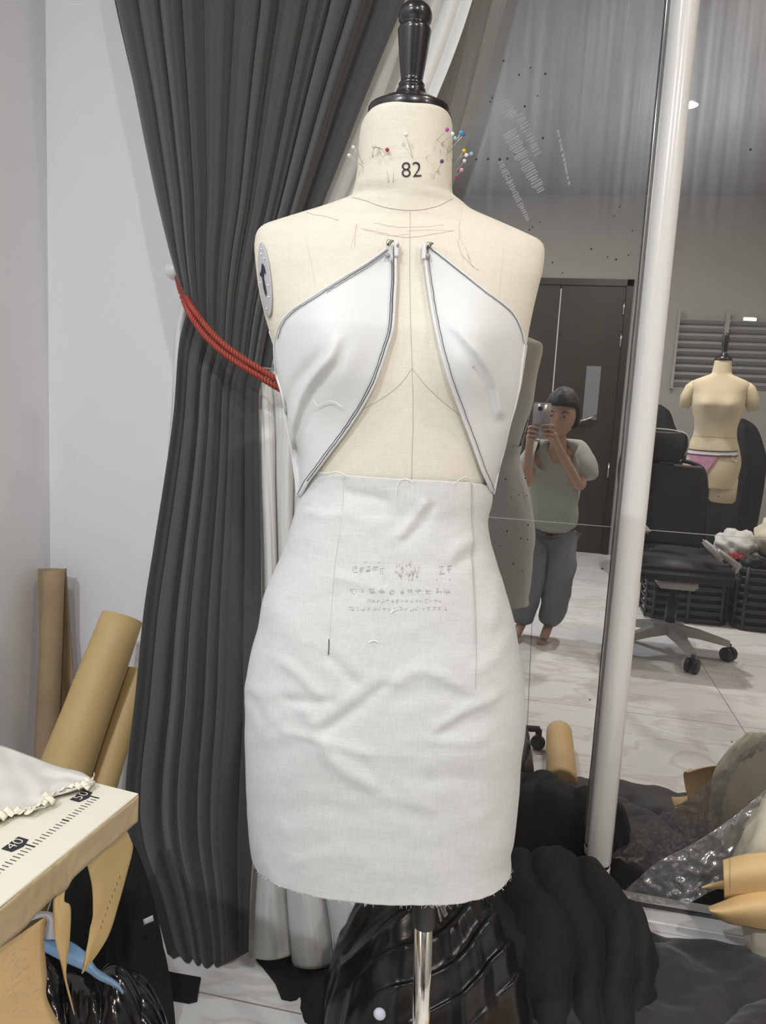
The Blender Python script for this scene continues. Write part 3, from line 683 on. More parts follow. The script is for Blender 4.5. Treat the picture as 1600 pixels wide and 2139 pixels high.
# ================================================================== PINS
PC = {'white': (.75, .74, .72), 'clear': (.62, .62, .60), 'magenta': (.45, .03, .40), 'cyan': (.04, .35, .5), 'pale blue': (.30, .50, .60), 'deep blue': (.02, .08, .35), 'gold': (.75, .48, .02), 'purple': (.10, .03, .18), 'crimson': (.28, .02, .06), 'pink': (.60, .28, .36), 'grey': (.30, .29, .31)}
for k, v in PC.items(): MT['pin_'+k] = mat('pin_head_'+k.replace(' ', '_'), v, .2, coat=.6)
def pin(hx, hy, tx, ty, colr, label, hoff=.022, toff=.0, r=.0024, side=None):
    t = B.cast(tx, ty, toff)
    h = FS(hx, hy, uwz(t)[1]+hoff)
    o = thing('dressmaking_pin', t, label, 'pin', 'pins stuck in the dress form')
    MO('shaft', tube([t, h], .00032, 6), 'steel', o)
    if r: MO('pin_head', ball(h, r, 10), 'pin_'+colr, o)
    return o
P = [(934,271,913,292,'magenta','magenta-headed pin, highest on the right of the neck'),
 (945,280,925,298,'white','pearly-headed pin just below the magenta pin on the neck'),
 (963,277,940,318,'cyan','bright cyan-headed pin sticking out right of the neck beside the deep blue one'),
 (968,281,932,323,'deep blue','deep blue-headed pin sticking out right of the neck'),
 (951,289,943,300,'pale blue','pale blue-headed pin close under the cyan pin'),
 (969,315,944,352,'gold','gold-headed pin sticking out right of the neck'),
 (974,324,944,335,'white','white-headed pin touching the gold pin, right of the neck'),
 (984,321,944,333,'pale blue','pale blue-headed pin farthest out on the right of the neck'),
 (970,336,944,370,'clear','white-headed pin second below the gold pin, right of the neck'),
 (964,355,944,376,'pink','pale pink-headed pin low on the right of the neck'),
 (954,370,943,379,'crimson','crimson-headed pin lowest on the right edge of the neck'),
 (923,337,913,360,'purple','dark purple-headed pin right of the number 82'),
 (809,313,781,306,'crimson','crimson-headed pin left of the number 82'),
 (781,306,778,328,'clear','clear-headed pin crossing the crimson pin on the neck'),
 (848,281,862,330,'white','white-headed pin above the number 82'),
 (738,308,759,342,'clear','clear-headed pin, upper of two left of the neck'),
 (729,325,760,350,'clear','clear-headed pin, lower of two left of the neck'),
 (810,534,806,540,'grey','grey pearl-headed pin at the left tip of the dress'),
 (831,512,828,520,'grey','tiny grey-headed pin at the very top of the left dress tip'),
 (894,535,890,528,'grey','grey pearl-headed pin at the right tip of the dress')]
for i, (a, b, c, d, colr, lab) in enumerate(P):
    big = .0030 if 'dress' in lab and i > 16 and i != 18 else .0024
    pin(a, b, c, d, colr, lab, hoff=(.012 if i < 17 else .006), toff=(0 if i < 17 else .004), r=big if i != 18 else .0018)
for a, b, c, d, lab in [(800,328,790,312,'headless steel pin leaning below the crossed pins'),(808,355,812,382,'left one of two small steel pins left of the 82'),(822,360,821,382,'right one of two small steel pins left of the 82'),(898,322,889,330,'short steel pin above right of the number 82'),(911,356,906,374,'steel pin below the purple-headed pin'),(747,305,751,330,'steel pin at the left edge of the neck')]:
    pin(a, b, c, d, 'grey', lab, hoff=.008, r=0)

# ================================================================== CURTAINS
def foldf(x, sharp=.75):
    return abs(math.sin(math.pi*x))**sharp
def warp(s, k, seed): return s*k + .62*N3(s*k*.45, seed) + .12*N3(s*k*1.3, seed+5)
cur = thing('curtain', (-0.62, 1.42, 0), 'floor-length charcoal grey curtain gathered to the left by a red cord', 'curtain')
UL = [(120,-640),(170,-400),(205,-180),(240,0),(262,100),(284,200),(304,300),(325,400),(340,465),(356,530),(372,585)]
UR = [(1075,-640),(985,-400),(905,-170),(845,0),(800,110),(757,215),(716,320),(672,430),(628,545),(592,655),(566,768)]
LL = [(374,588),(392,636),(374,720),(363,860),(346,985),(320,1150),(300,1280),(283,1450),(262,1650),(272,1760),(318,1880),(352,2000),(360,2034)]
LR = [(566,772),(545,800),(540,860),(542,1000),(545,1150),(546,1300),(546,1500),(538,1650),(527,1800),(521,1900),(519,1988)]
def upf(px, py, s, t):
    bow = 150*math.sin(math.pi*min(1, t))*0
    N = 12; f = foldf(warp(s, N, 2.2+t*.22), .62); f2 = .10*foldf(warp(s, N*2.1, 8.1+t*.3), 1.2)
    A = lerp(.044, .020, t**1.3)*(.45+.85*abs(N3(s*5.3, 7.7))*1.8)
    y = lerp(1.53, 1.43, t)-A*(f+f2)
    px += (4-3*t)*N3(s*16, t*2.2, 1)
    return AY(px, py+52*math.sin(math.pi*s)*t**3, y)
MO('upper_drape', strip(UL, UR, upf, 420, 110), 'curtain', cur, solid=.002)
def lof(px, py, s, t):
    s2 = s-.10*math.sin(2*math.pi*s)
    N = 5.6; f = foldf(warp(s2, N, 4.4+t*.3), .62); f2 = .06*foldf(warp(s, N*2.1, 1.1+t*.4), 1.2)
    A = (.5+1.5*abs(N3(s*4.1, 3.3)))*lerp(.022, .036, min(1, t*1.6))*lerp(1, .55, max(0, t-.75)*4)
    y = lerp(1.425, 1.31, t**1.3)-A*(f+f2)+.02*t
    py += 52*math.sin(math.pi*s)*(1-t)**4*(1-t)+14*math.sin(s*math.pi)*t**6
    p = AY(px, py, y); p.z = max(p.z, .004); return p
MO('lower_drape', strip(LL, LR, lof, 330, 130), 'curtain', cur, solid=.002)
sh = thing('sheer_curtain', (-0.45, 1.5, 0), 'white sheer curtain behind the charcoal one, showing at its right and left edges', 'curtain')
SL = [(800,-640),(740,-360),(705,-160),(700,0),(670,110),(640,215),(610,320),(585,430),(560,545),(540,655),(532,755)]
SR = [(1220,-640),(1110,-360),(1035,-160),(987,0),(950,110),(908,215),(862,320),(802,430),(735,545),(665,655),(600,775)]
def shf(px, py, s, t):
    f = foldf(warp(s, 5.5, 3.3+.2*t)); return AY(px+5*N3(s*9, t*3, 6), py, lerp(1.62, 1.46, t)-.020*f*lerp(1, .7, t))
MO('upper_drape', strip(SL, SR, shf, 160, 70), 'sheer', sh, solid=.001)
SL2 = [(536,775),(530,812),(534,900),(538,1000),(545,1120),(548,1300),(546,1500),(535,1700),(526,1850),(520,1930),(521,1985)]
SR2 = [(610,775),(650,800),(660,900),(655,1000),(650,1150),(655,1300),(670,1450),(700,1600),(735,1750),(770,1880),(790,1975)]
def shl(px, py, s, t):
    k = 3.05; x = s*k; f = foldf(min(x, k), .55) if True else 0
    A = lerp(.020, .060, min(1, t*1.2))
    y = lerp(1.45, 1.385, t)-A*f+.004*N3(s*20, t*5)
    cap = [0, 22, -18][min(2, int(x))] if x < 3 else -30
    py2 = py+(10+cap+12*(math.sin(math.pi*(x % 1))**.6))*t**10
    p = AY(px, py2, y); return p
MO('lower_drape', strip(SL2, SR2, shl, 240, 110), 'sheer', sh, solid=.0012)
def she(px, py, s, t): return AY(px, py, 1.52-.02*foldf(s*3+.2*N3(t*3)))
MO('side_edge', strip([(384,606),(368,680),(362,760),(358,850),(352,930),(350,1010),(348,1090)], [(440,606),(430,680),(420,760),(410,850),(405,930),(400,1010),(395,1090)], she, 40, 40), 'sheer', sh, solid=.001)
rail = tag(MO('curtain_rail', join(rbox(-1.15, .15, 1.47, 1.51, CEIL-.035, CEIL-.001, .004), rbox(-1.15, .15, 1.58, 1.61, CEIL-.035, CEIL-.001, .004)), 'white_knob'), 'double white curtain rail fixed to the ceiling above the curtains', 'rail')
# tie-back: knob on the wall, two twisted red cords
kb = AY(364, 566, 1.60)
kn = thing('holdback', Vector((kb.x, YG, kb.z)), 'round white tie-back knob on the wall at the left of the curtain', 'hook')
MO('knob_ball', ball(kb, .020, 14), 'white_knob', kn); MO('knob_stem', tube([kb, Vector((kb.x, YG, kb.z))], .008, 16), 'white_knob', kn)
rp = thing('tieback_rope', AY(480, 735, 1.36), 'rust-red twisted double cord tying back the charcoal curtain', 'rope')
def cord(dx, dy, hook, nm='cord'):
    ctl = [(370, 578, 1.60), (378, 602, 1.50), (394, 640, 1.37), (424, 684, 1.345), (460, 722, 1.335), (500, 752, 1.335), (545, 780, 1.34), (590, 808, 1.36), (640, 832, 1.44)]
    P = path([(a+dx*min(1, i*.35+hook), b+dy*min(1, i*.35+hook), c) for i, (a, b, c) in enumerate(ctl)], 260)
    P = [AY(a, b, c) for a, b, c in P]; L = [0]
    for a, b in zip(P, P[1:]): L.append(L[-1]+(b-a).length)
    vf = []
    for ph in range(3):
        Q = []; prev = Vector((0, 0, 1))
        for i, p in enumerate(P):
            t = (P[min(i+1, len(P)-1)]-P[max(0, i-1)]).normalized(); a = (prev-t*prev.dot(t)).normalized(); b = t.cross(a)
            g = L[i]/.0185*2*math.pi+ph*2.094; Q.append(p+(a*math.cos(g)+b*math.sin(g))*.0034)
        vf.append(tube(Q, .0028, 8))
    MO(nm, join(*vf), 'rope', rp)
cord(-5, 5, 0); cord(5, -5, .1)

# ================================================================== PAPER ROLLS IN THE CORNER
def roll(name, a, b, ra, rb, m, label, turns=True):
    a = Vector(a); b = Vector(b)
    t = thing(name, b, label, 'paper roll')
    ax = (a-b).normalized(); L = (a-b).length
    pr = [(rb*.9, 0), (rb, .001)]+[(lerp(rb, ra, k/12), L*k/12) for k in range(1, 12)]+[(ra, L-.001), (ra*.97, L)]
    V, Fc = lathe(pr+[(ra*.90, L-.002), (ra*.88, L-.06)], b, 56, ax)
    V = [v+Vector((N3(v.x*9, v.z*9), N3(v.y*9, v.z*9, 4), 0))*.0016 for v in V]
    MO('paper_sheet', (V, Fc), m, t)
    x = ax.orthogonal().normalized(); y = ax.cross(x)
    MO('sheet_edge', tube([b+ax*(L*k/20)+ (x*math.cos(.4)+y*math.sin(.4))*(lerp(rb, ra, k/20)+.0006) for k in range(21)], .0009, 5), m, t)
    return t
roll('paper_roll', AY(113, 1190, 1.655), Vector((AY(98, 1560, 1.62).x, 1.60, .006)), .0255, .029, 'kraft_brown', 'narrow dull brown paper roll standing upright in the corner')
t = thing('brown_paper_sheet', Vector((AY(90, 1500, 1.68).x, 1.69, 0)), 'crumpled flat brown paper standing behind the narrow roll in the corner', 'paper')
def bps(px, py, s, t_): return AY(px, py, 1.694-.012*foldf(s*1.5, 1)+.004*N3(s*5, t_*7))
MO('flat_sheet', strip([(57,1187),(56,1230),(54,1280),(62,1330),(72,1390),(80,1450),(84,1540),(84,1650)], [(140,1188),(139,1200),(144,1290),(150,1370),(156,1440),(160,1500),(164,1570),(168,1650)], bps, 20, 50), 'kraft_brown', t, solid=.0015)
MO('torn_flap', strip([(48,1302),(56,1330),(68,1375)], [(68,1293),(70,1330),(74,1385)], lambda a, b, s, q: AY(a, b, 1.655+.02*s), 8, 14), 'kraft_pale', t, solid=.001)
P1 = AY(256, 1289, 1.58); P2 = AY(140, 1600, 1.41); dd = (P2-P1); P3 = P1+dd*((P1.z-.055)/(P1.z-P2.z))
roll('paper_roll', P1, P3, .047, .064, 'kraft', 'thick ochre kraft paper roll leaning in the corner behind the table')
P1 = AY(290, 1400, 1.60); P2 = AY(222, 1620, 1.47); dd = (P2-P1); P3 = P1+dd*((P1.z-.035)/(P1.z-P2.z))
roll('paper_roll', P1, P3, .030, .032, 'kraft', 'kraft paper roll half hidden between the thick roll and the curtain')
# short roll lying on the floor beyond the camera's view, seen in the glass
def RX(px, py, yi): p = AY(px, py, yi); return Vector((p.x, 2*YG-p.y, p.z))
def RZ(px, py, z): p = AZ(px, py, z); return Vector((p.x, 2*YG-p.y, p.z))
a = RZ(1168, 1530, .047); b = RZ(1174, 1640, .047)
roll('paper_roll', a, b, .044, .047, 'kraft_pale', 'pale kraft roll lying on the floor beside the dress form, seen in the glass')

# ================================================================== CUTTING TABLE
TZ = .70; TC = AZ(290, 1657, TZ); E = Vector((.0770, .997, 0)).normalized(); FD = Vector((-.992, .1275, 0)).normalized()
tb = thing('cutting_table', (TC+FD*.4-E*.6)*1.0-Vector((0, 0, TZ)), 'low cutting table with a cream ruled top and kraft paper taped along its edge', 'table')
def TP(a, b, z): return Vector((TC.x, TC.y, 0))+FD*a-E*b+Vector((0, 0, z))     # a along far edge, b towards the camera
def tslab(a0, a1, b0, b1, z0, z1, r=.004):
    V, Fc = rbox(0, 1, 0, 1, 0, 1, .0001, 1)
    V, Fc = rbox(a0, a1, b0, b1, z0, z1, r, 3); return [TP(v.x, v.y, v.z) for v in V], Fc
MO('table_top', tslab(.003, .64, .003, 1.5, TZ-.031, TZ-.002), 'kraft_edge', tb)
MO('cutting_mat', tslab(.0, .64, .0, 1.5, TZ-.002, TZ, .0008), 'mat_cream', tb, smooth=False)
MO('edge_line', join(tube([TP(-.0005, .001, TZ-.0018), TP(-.0005, 1.5, TZ-.0018)], .0010, 6)), 'mat_line', tb)
for a, b in ((.25, .12), (.60, .12), (.25, 1.40), (.60, 1.40)):
    MO('leg', tslab(a-.02, a+.02, b-.02, b+.02, 0, TZ-.031, .003), 'black_plastic', tb)
# centimetre scale along the edge
t50 = AZ(207, 1668, TZ)
rel = t50-Vector((TC.x, TC.y, TZ)); 
_A = (rel.x*E.y-rel.y*E.x)/(FD.x*E.y-FD.y*E.x); _B = -(rel-FD*_A).dot(E)
tk = []
def mark(a0, a1, b, w): 
    n = [TP(a0, b-w/2, TZ+.0003), TP(a1, b-w/2, TZ+.0003), TP(a1, b+w/2, TZ+.0003), TP(a0, b+w/2, TZ+.0003)]; return n, [(0, 1, 2, 3)]
for k in range(0, 46):
    b = _B+k*.005; ln = .012 if k % 20 == 0 else (.009 if k % 2 == 0 else .0075)
    MO('scale_mark', mark(_A, _A+ln, b, .0022 if k % 10 == 0 else .0010), 'ink', tb, smooth=False)
for lab, k in (('50', 0), ('40', 20)):
    c0 = (_A+.021, _B+k*.005+.004)
    pent = [(-.007, -.011), (-.007, .007), (-.003, .011), (.007, .011), (.007, -.007), (.003, -.011)]
    pent = [(-.0065, -.0115), (-.0105, 0), (-.0065, .0115), (.0065, .0115), (.0065, -.0115)]
    fg = MO('number_flag', ([TP(c0[0]+a, c0[1]-b, TZ+.0004) for a, b in pent], [tuple(range(5))]), 'ink', tb, smooth=False)
    tv = textmesh(lab, .0165)
    MO('number', ([TP(c0[0]+v.y, c0[1]-v.x*1.05, TZ+.0008) for v in tv[0]], tv[1]), 'mat_cream', fg, smooth=False)
# kraft paper hanging from the edge
PN = Vector((-E.y, E.x, 0))*-1                              # towards +x
def TV(px, py, off=0.0): return APL(px, py, TC+PN*(.003+off), PN)
kr = MO('edge_wrap', strip([(287,1716),(265,1735),(228,1768),(182,1807),(152,1835),(138,1858),(112,1874),(75,1911),(45,1943),(0,1978),(-160,2112)], [(289,1662),(265,1681),(228,1711),(182,1748),(152,1773),(138,1784),(112,1806),(75,1836),(45,1861),(0,1899),(-160,2040)], lambda a, b, s, t: TV(a, b, .002+.0015*N3(t*20, s*3)), 8, 90), 'kraft_edge', tb, solid=.0012)
def hang(lp, rp, label, m, off, curl=0.0, n=60):
    o = MO('kraft_paper_scrap', strip(lp, rp, lambda a, b, s, t: TV(a, b, off+curl*math.sin(t*2.6)+.004*math.sin(s*3)+.003*N3(s*2, t*4, curl*50)), 16, n), m, None, solid=.0008)
    return tag(o, label, 'paper')
hang([(182,1806),(188,1830),(193,1860),(194,1912),(188,1940),(184,1965),(178,1995),(171,2033)], [(264,1733),(272,1752),(277,1775),(262,1835),(247,1890),(229,1948),(205,1990),(171.5,2034)], 'long kraft paper scrap with writing, hanging under the table corner', 'kraft', -.004, -.012)
hang([(112,1874),(111,1905),(113,1945),(118,1975),(128,2014),(136,2050),(145,2085),(155,2119)], [(137,1852),(134,1882),(147,1896),(145,1965),(140,2005),(138,2040),(147,2082),(155.5,2120)], 'thin twisted kraft paper strip with a sharp tip hanging from the table', 'kraft', -.003, .01)
big = hang([(-120,2060),(-120,2080),(-120,2110),(-120,2160),(-120,2240)], [(97,1914),(92,1965),(97,2035),(98,2085),(128,2145)], 'large pencil-marked kraft pattern piece hanging at the lower left', 'kraft_pale', -.008, -.006)
# pencil writing on the hanging pieces
for k in range(34):
    x = random.uniform(8, 84); y = random.uniform(1985, 2120)
    pts = [(x+i*2.2, y-i*1.6+random.uniform(-2.5, 2.5)) for i in range(5)]
    MO('pencil_writing', tube([TV(a, b, .004) for a, b in pts], .00028, 4), 'pencil', big)
for k in range(9):
    y = 1830+k*13; x = 250-k*5; pts = [(x+random.uniform(-2, 2), y+i*1.6) for i in range(5)]
    MO('pencil_writing', tube([TV(a, b, .004) for a, b in pts], .0003, 4), 'mat_line', bpy.data.objects['kraft_paper_scrap'])
# tracing cloth lying on the table with its frayed strip
def onT(px, py, h=0.0): return AZ(px, py, TZ+.002+h)
tcl = MO('muslin_sheet', strip([(-200,1515),(-60,1538),(0,1556),(60,1578),(120,1600),(170,1613),(197,1632)], [(-200,1770),(-60,1735),(0,1708),(60,1690),(98,1668),(140,1656),(192,1640)], lambda a, b, s, t: onT(a, b, .004+.004*N3(t*8, s*4)+.003*math.sin(s*3.1)), 30, 60), 'paper_white', None, solid=.0008)
tag(tcl, 'sheer white cloth sheet with ragged edge lying on the cutting table', 'cloth')
frz = thing('frayed_strip', onT(100, 1675), 'torn cream selvedge strip curling along the edge of the white cloth', 'cloth')
pp = path([(-20,1722),(10,1708),(45,1698),(80,1690),(105,1678),(99,1668),(130,1656),(165,1648),(190,1636),(197,1622)], 90)
MO('ribbon', grid(lambda s, t: (lambda q: onT(q[0]+2*N3(t*60, s*2), q[1]-5+(s-.5)*(8+4*N3(t*40, 2)), .004+.003*abs(N3(t*45, s*3))))(pp[round(t*90)]), 6, 90), 'fray', frz, solid=.0006)
for k in range(16):
    q = pp[4+k*5]; c = onT(q[0]+random.uniform(-4, 4), q[1]+random.uniform(-8, 0), .006)
    MO('torn_tab', grid(lambda s, t: c+Vector(((s-.5)*.010, (t-.5)*.007, .003*math.sin(s*3+k)+.002*t)), 4, 3), 'fray', frz, solid=.0005)

# ================================================================== CLOTH AND BAGS ON THE FLOOR
def mound(cx, cy, rx, ry, h, fdir, period, famp, seed, namp=.3, pw=.8, nr=70, na=150, edge=.12, wrap=0, tilt=0):
    ca, sa = math.cos(fdir), math.sin(fdir)
    def fn(s, t):
        a = s*2*math.pi; r = 1-t
        R = 1+edge*N3(math.cos(a)*1.6+seed, math.sin(a)*1.6)+edge*.5*N3(math.cos(a)*6+seed, math.sin(a)*6)
        x = cx+rx*r*R*math.cos(a); y = cy+ry*r*R*math.sin(a)
        env = max(0, 1-r*r)**pw
        q = ((x-cx)*-sa+(y-cy)*ca)/period+.9*N3(x*6, y*6, seed)+.12*N3(x*17, y*17, seed)
        if wrap: q = (h*env*wrap-(x-cx)*.95+(y-cy)*.2)/period+.9*N3(x*5, y*5, seed)+.10*N3(x*15, y*15, seed)
        fold = foldf(q, .8) if not wrap else (.5+.5*math.sin(2*math.pi*q))**1.2
        big_ = 1+namp*N3(x*7, y*7, seed+3)*1.6
        z = h*env*big_*(1+tilt*(y-cy)/ry)+famp*fold*min(1, (1-r)*7)+.10*famp*N3(x*40, y*40, seed)*min(1, (1-r)*5)
        return Vector((x, y, max(.002, z)+.001))
    V, Fc = grid(fn, na, nr, cu=True)
    b = len(V); V += [Vector((v.x, v.y, .0005)) for v in V[:na]]
    Fc += [(b+i, b+(i+1) % na, (i+1) % na, i) for i in range(na)]+[tuple(range(b, b+na))[::-1]]
    return V, Fc
def pile(name, label, cat, m, *a, **k):
    return tag(MO(name, mound(*a, **k), m), label, cat)
pile('satin_garment', 'glossy black pleated satin garment heaped behind the chrome stand pole', 'garment', 'satin', -.125, 1.26, .185, .165, .29, .45, .085, .020, 1.7, nr=160, na=300, pw=.42, wrap=1.3, namp=.15)
pile('black_cloth', 'dull black cloth bunched up round the foot of the white post', 'cloth', 'black_soft', .105, 1.455, .215, .235, .15, 1.75, .085, .022, 5.1, nr=130, na=240, pw=.35, namp=.25, edge=.06, tilt=.75)
pile('jersey_garment', 'matte black jersey garment spread in folds at the lower right', 'garment', 'black_cloth', .47, 1.38, .44, .265, .055, .7, .22, .022, 9.3, nr=110, na=260, pw=.35, namp=.3)
pile('black_garment', 'black sheer-looking garment trailing down in front of the post', 'garment', 'black_cloth', .19, 1.27, .17, .14, .065, 2.0, .09, .013, 12.3, nr=90, na=200, pw=.45)
pile('dark_cloth', 'black cloth heap between the bin liner and the curtain', 'cloth', 'black_soft', -.70, 1.13, .135, .11, .36, 1.2, .09, .02, 3.3, nr=80, na=180)
pile('bin_bag', 'shiny black bin liner slumped on the floor under the hanging kraft paper', 'bag', 'poly', -.615, .93, .17, .13, .29, 1.9, .05, .018, 21.1, nr=120, na=260, pw=.5)
pile('cloth_scrap', 'small black cloth heap on the floor left of the satin garment', 'cloth', 'black_soft', -.305, 1.30, .06, .075, .05, .8, .04, .012, 31.0)
def flat(name, label, pts, m, z=.006, th=.008, cat='cloth'):
    P = [AZ(x, y, z) for x, y in pts]; n = len(P)
    V = [p+Vector((0, 0, .003*N3(p.x*30, p.y*30))) for p in P]+[Vector((p.x, p.y, .0008)) for p in P]
    o = MO(name, (V, [tuple(range(n))]+[(i, n+i, n+(i+1) % n, (i+1) % n) for i in range(n)]), m, smooth=False); return tag(o, label, cat)
flat('cloth_scrap', 'ragged black cloth scrap on the floor below the hem of the dark curtain', [(225,2050),(300,2010),(360,2030),(420,2040),(416,2060),(412,2088),(395,2092),(360,2086),(348,2106),(332,2128),(318,2122),(303,2118),(306,2098),(280,2104),(250,2108),(215,2110)], 'black_soft')
flat('cloth_scrap', 'pointed black cloth scrap on the floor under the white curtain', [(535,2000),(560,1985),(640,1985),(700,1985),(690,2015),(655,2030),(663,2062),(666,2099),(645,2082),(625,2078),(620,2084),(608,2087),(588,2083),(584,2072),(575,2050),(552,2020)], 'black_soft')
tag(MO('paper_scrap', grid(lambda s, t: AY(299+20*s+2*t, 1921-9*s+11*t, 1.02+.004*s*t), 4, 3), 'white_film', None, solid=.001), 'small white scrap lying on the black cloth left of the curtain foot', 'scrap')
tag(MO('white_scrap', ball(AY(793, 2118, 1.02), .008, 8, (1.2, .8, 1.2)), 'white_film'), 'tiny white crumpled scrap at the bottom edge beside the black satin', 'scrap')
# blue and white film among the kraft strips
def BL(a, b, s, t, off=-.10): return TV(a, b, off+.01*math.sin(s*3))
bl = thing('plastic_film', TV(160, 2000, -.10), 'sky blue and white plastic film draped over the black bin liner', 'plastic')
MO('blue_band', strip([(88,1985),(120,2002),(150,2016),(182,2030),(205,2046),(232,2058),(248,2068),(256,2078)], [(88,1955),(116,1958),(146,1966),(182,1992),(200,2020),(222,2036),(245,2052),(258,2072)], BL, 10, 50), 'blue_film', bl, solid=.0008)
MO('white_band', strip([(8,1968),(40,1935),(70,1921),(90,1916),(98,1924),(94,1945),(90,1962)], [(0,1960),(36,1922),(62,1908),(92,1904),(114,1910),(118,1935),(120,1962)], lambda a, b, s, t: BL(a, b, s, t, -.095), 10, 40), 'white_film', bl, solid=.0008)
# clear bag, beige bundle and kraft pattern pieces against the glass
bp = MO('clear_bag', strip([(1291,1873),(1330,1838),(1375,1800),(1430,1772),(1475,1745),(1540,1700),(1600,1650),(1680,1600)], [(1296,1878),(1340,1884),(1400,1890),(1440,1886),(1490,1860),(1540,1850),(1620,1850),(1700,1850)], lambda a, b, s, t: AY(a, b, 1.655-.02*t+.014*N3(a*.022, b*.022)+.009*N3(a*.06, b*.06, 3)), 60, 90), 'clear', None, solid=.0006)
tag(bp, 'crinkled clear plastic bag leaning on the foot of the glass wall', 'bag')
bc = AY(1625, 1690, 1.60)
V, Fc = ball((0, 0, 0), 1, 24); V = [Vector((bc.x+.02+v.x*.085*(.62+.38*min(1, max(0, v.z+.9))), bc.y+v.y*.07, .0+(v.z+1)*.5*(bc.z+.055)))+v*(.012*N3(v.x*3, v.y*3, v.z*5)+.006*N3(v.x*8, v.y*8, v.z*12)) for v in V]
tag(MO('cloth_bundle', (V, Fc), 'cream_cloth'), 'beige cloth bundle leaning behind the clear bag at the right edge', 'cloth')
def kp(lp, rp, y0, amp, n, label, dy=0):
    return tag(MO('pattern_piece', strip(lp, rp, lambda a, b, s, t: AY(a, b, y0-amp*math.sin(math.pi*min(1, max(0, s)))+dy*t), 24, n), 'kraft_pale', None, solid=.001), label, 'paper')
k1 = kp([(1510,1796),(1560,1783),(1620,1778),(1700,1776)], [(1513,1878),(1560,1876),(1620,1876),(1700,1876)], 1.54, .030, 30, 'kraft pattern piece rolled into a half tube, uppermost at the right edge')
MO('stitch_line', tube([AY(1525, lerp(1790, 1876, t), 1.538-.030*math.sin(math.pi*t)) for t in [i/16 for i in range(17)]], .0006, 5), 'seam', k1)
k2 = kp([(1478,1894),(1505,1884),(1540,1870),(1600,1858),(1660,1855)], [(1488,1912),(1520,1928),(1560,1936),(1600,1944),(1660,1950)], 1.53, .03, 30, 'curled kraft pattern piece with a pointed tip, in front of the half tube')
k3 = kp([(1465,1853),(1485,1845),(1515,1838)], [(1466,1856),(1490,1856),(1515,1858)], 1.57, .004, 12, 'narrow kraft paper tip poking out left of the half tube')

# ================================================================== THE ROOM SEEN IN THE GLASS
# ---- photographer
def skinvf(V, Ed, R, sub=2):
    me = bpy.data.meshes.new('tmp'); me.from_pydata([tuple(v) for v in V], Ed, []); o = bpy.data.objects.new('tmp', me); COL.objects.link(o)
    m = o.modifiers.new('Skin', 'SKIN'); m.use_smooth_shade = True
    for i, d in enumerate(me.skin_vertices[0].data):
        r = R[i]; d.radius = r if isinstance(r, tuple) else (r, r); d.use_root = (i == 0)
    s = o.modifiers.new('Sub', 'SUBSURF'); s.levels = sub; s.render_levels = sub
    dg = bpy.context.evaluated_depsgraph_get(); dg.update(); ev = bpy.data.meshes.new_from_object(o.evaluated_get(dg))
    out = [v.co.copy() for v in ev.vertices], [tuple(p.vertices) for p in ev.polygons]
    bpy.data.objects.remove(o); bpy.data.meshes.remove(ev); bpy.data.meshes.remove(me); return out
ph = thing('person', (.07, -.45, 0), 'person in a pale sage shirt and loose grey trousers, bending to hold up a phone', 'person')
nodes = dict(pel=((.09,-.50,.62),.085), sp=((.095,-.42,.76),.080), ch=((.085,-.32,.90),.085), nk=((.090,-.235,1.00),.036), hd=((.094,-.20,1.06),.038),
  sR=((.195,-.28,.965),.042), eR=((.205,-.17,.80),.028), wR=((.075,-.065,1.015),.018), pR=((.050,-.040,1.055),(.030)),
  sL=((-.015,-.28,.955),.042), eL=((-.045,-.17,.80),.028), wL=((-.040,-.065,1.005),.018), pL=((-.035,-.040,1.045),(.028)),
  hR=((.14,-.49,.57),.055), kR=((.150,-.39,.32),.040), aR=((.125,-.45,.07),.026), tR=((.100,-.33,.022),.024),
  hL=((.04,-.49,.57),.055), kL=((.02,-.37,.32),.040), aL=((-.01,-.43,.07),.026), tL=((-.04,-.31,.022),.024))
ids = {k: i for i, k in enumerate(nodes)}; V = [Vector(a) for a, b in nodes.values()]; R = [b for a, b in nodes.values()]
Ed = [(ids[a], ids[b]) for a, b in [('pel','sp'),('sp','ch'),('ch','nk'),('nk','hd'),('ch','sR'),('sR','eR'),('eR','wR'),('wR','pR'),('ch','sL'),('sL','eL'),('eL','wL'),('wL','pL'),('pel','hR'),('hR','kR'),('kR','aR'),('aR','tR'),('pel','hL'),('hL','kL'),('kL','aL'),('aL','tL')]]
bodyvf = [skinvf(V, Ed, R)]
# fingers curl round the phone from both sides; thumbs lie behind it
def finger(pts, r=.0085): return skinvf([Vector(p) for p in pts], [(i, i+1) for i in range(len(pts)-1)], [r*(1-.12*i) for i in range(len(pts))], 2)
for k in range(4):
    z = 1.085-k*.019; q = [.0, .006, .002, -.006][k]
    bodyvf.append(finger([(.048, -.045, z-.012), (.060, -.022, z), (.046+q, -.004, z+.004), (.020+q, .003, z+.004), (.004+q, .002, z+.001)]))
    bodyvf.append(finger([(-.036, -.045, z-.022), (-.050, -.022, z-.010), (-.040-q, -.003, z-.006), (-.018-q, .004, z-.008), (-.004-q, .003, z-.012)]))
bodyvf.append(finger([(.046, -.06, 1.035), (.040, -.045, 1.060), (.030, -.032, 1.085), (.020, -.030, 1.10)], .010))
bodyvf.append(finger([(-.036, -.06, 1.03), (-.030, -.045, 1.055), (-.020, -.032, 1.078), (-.012, -.030, 1.09)], .010))
for fx, fy in ((.100, -.33), (-.04, -.31)):      # toes
    for k in range(5): bodyvf.append(ball((fx-.024+k*.012, fy+.022-abs(k-1)*.004, .013), .009-.0008*k, 8, (1, 1.5, .9)))
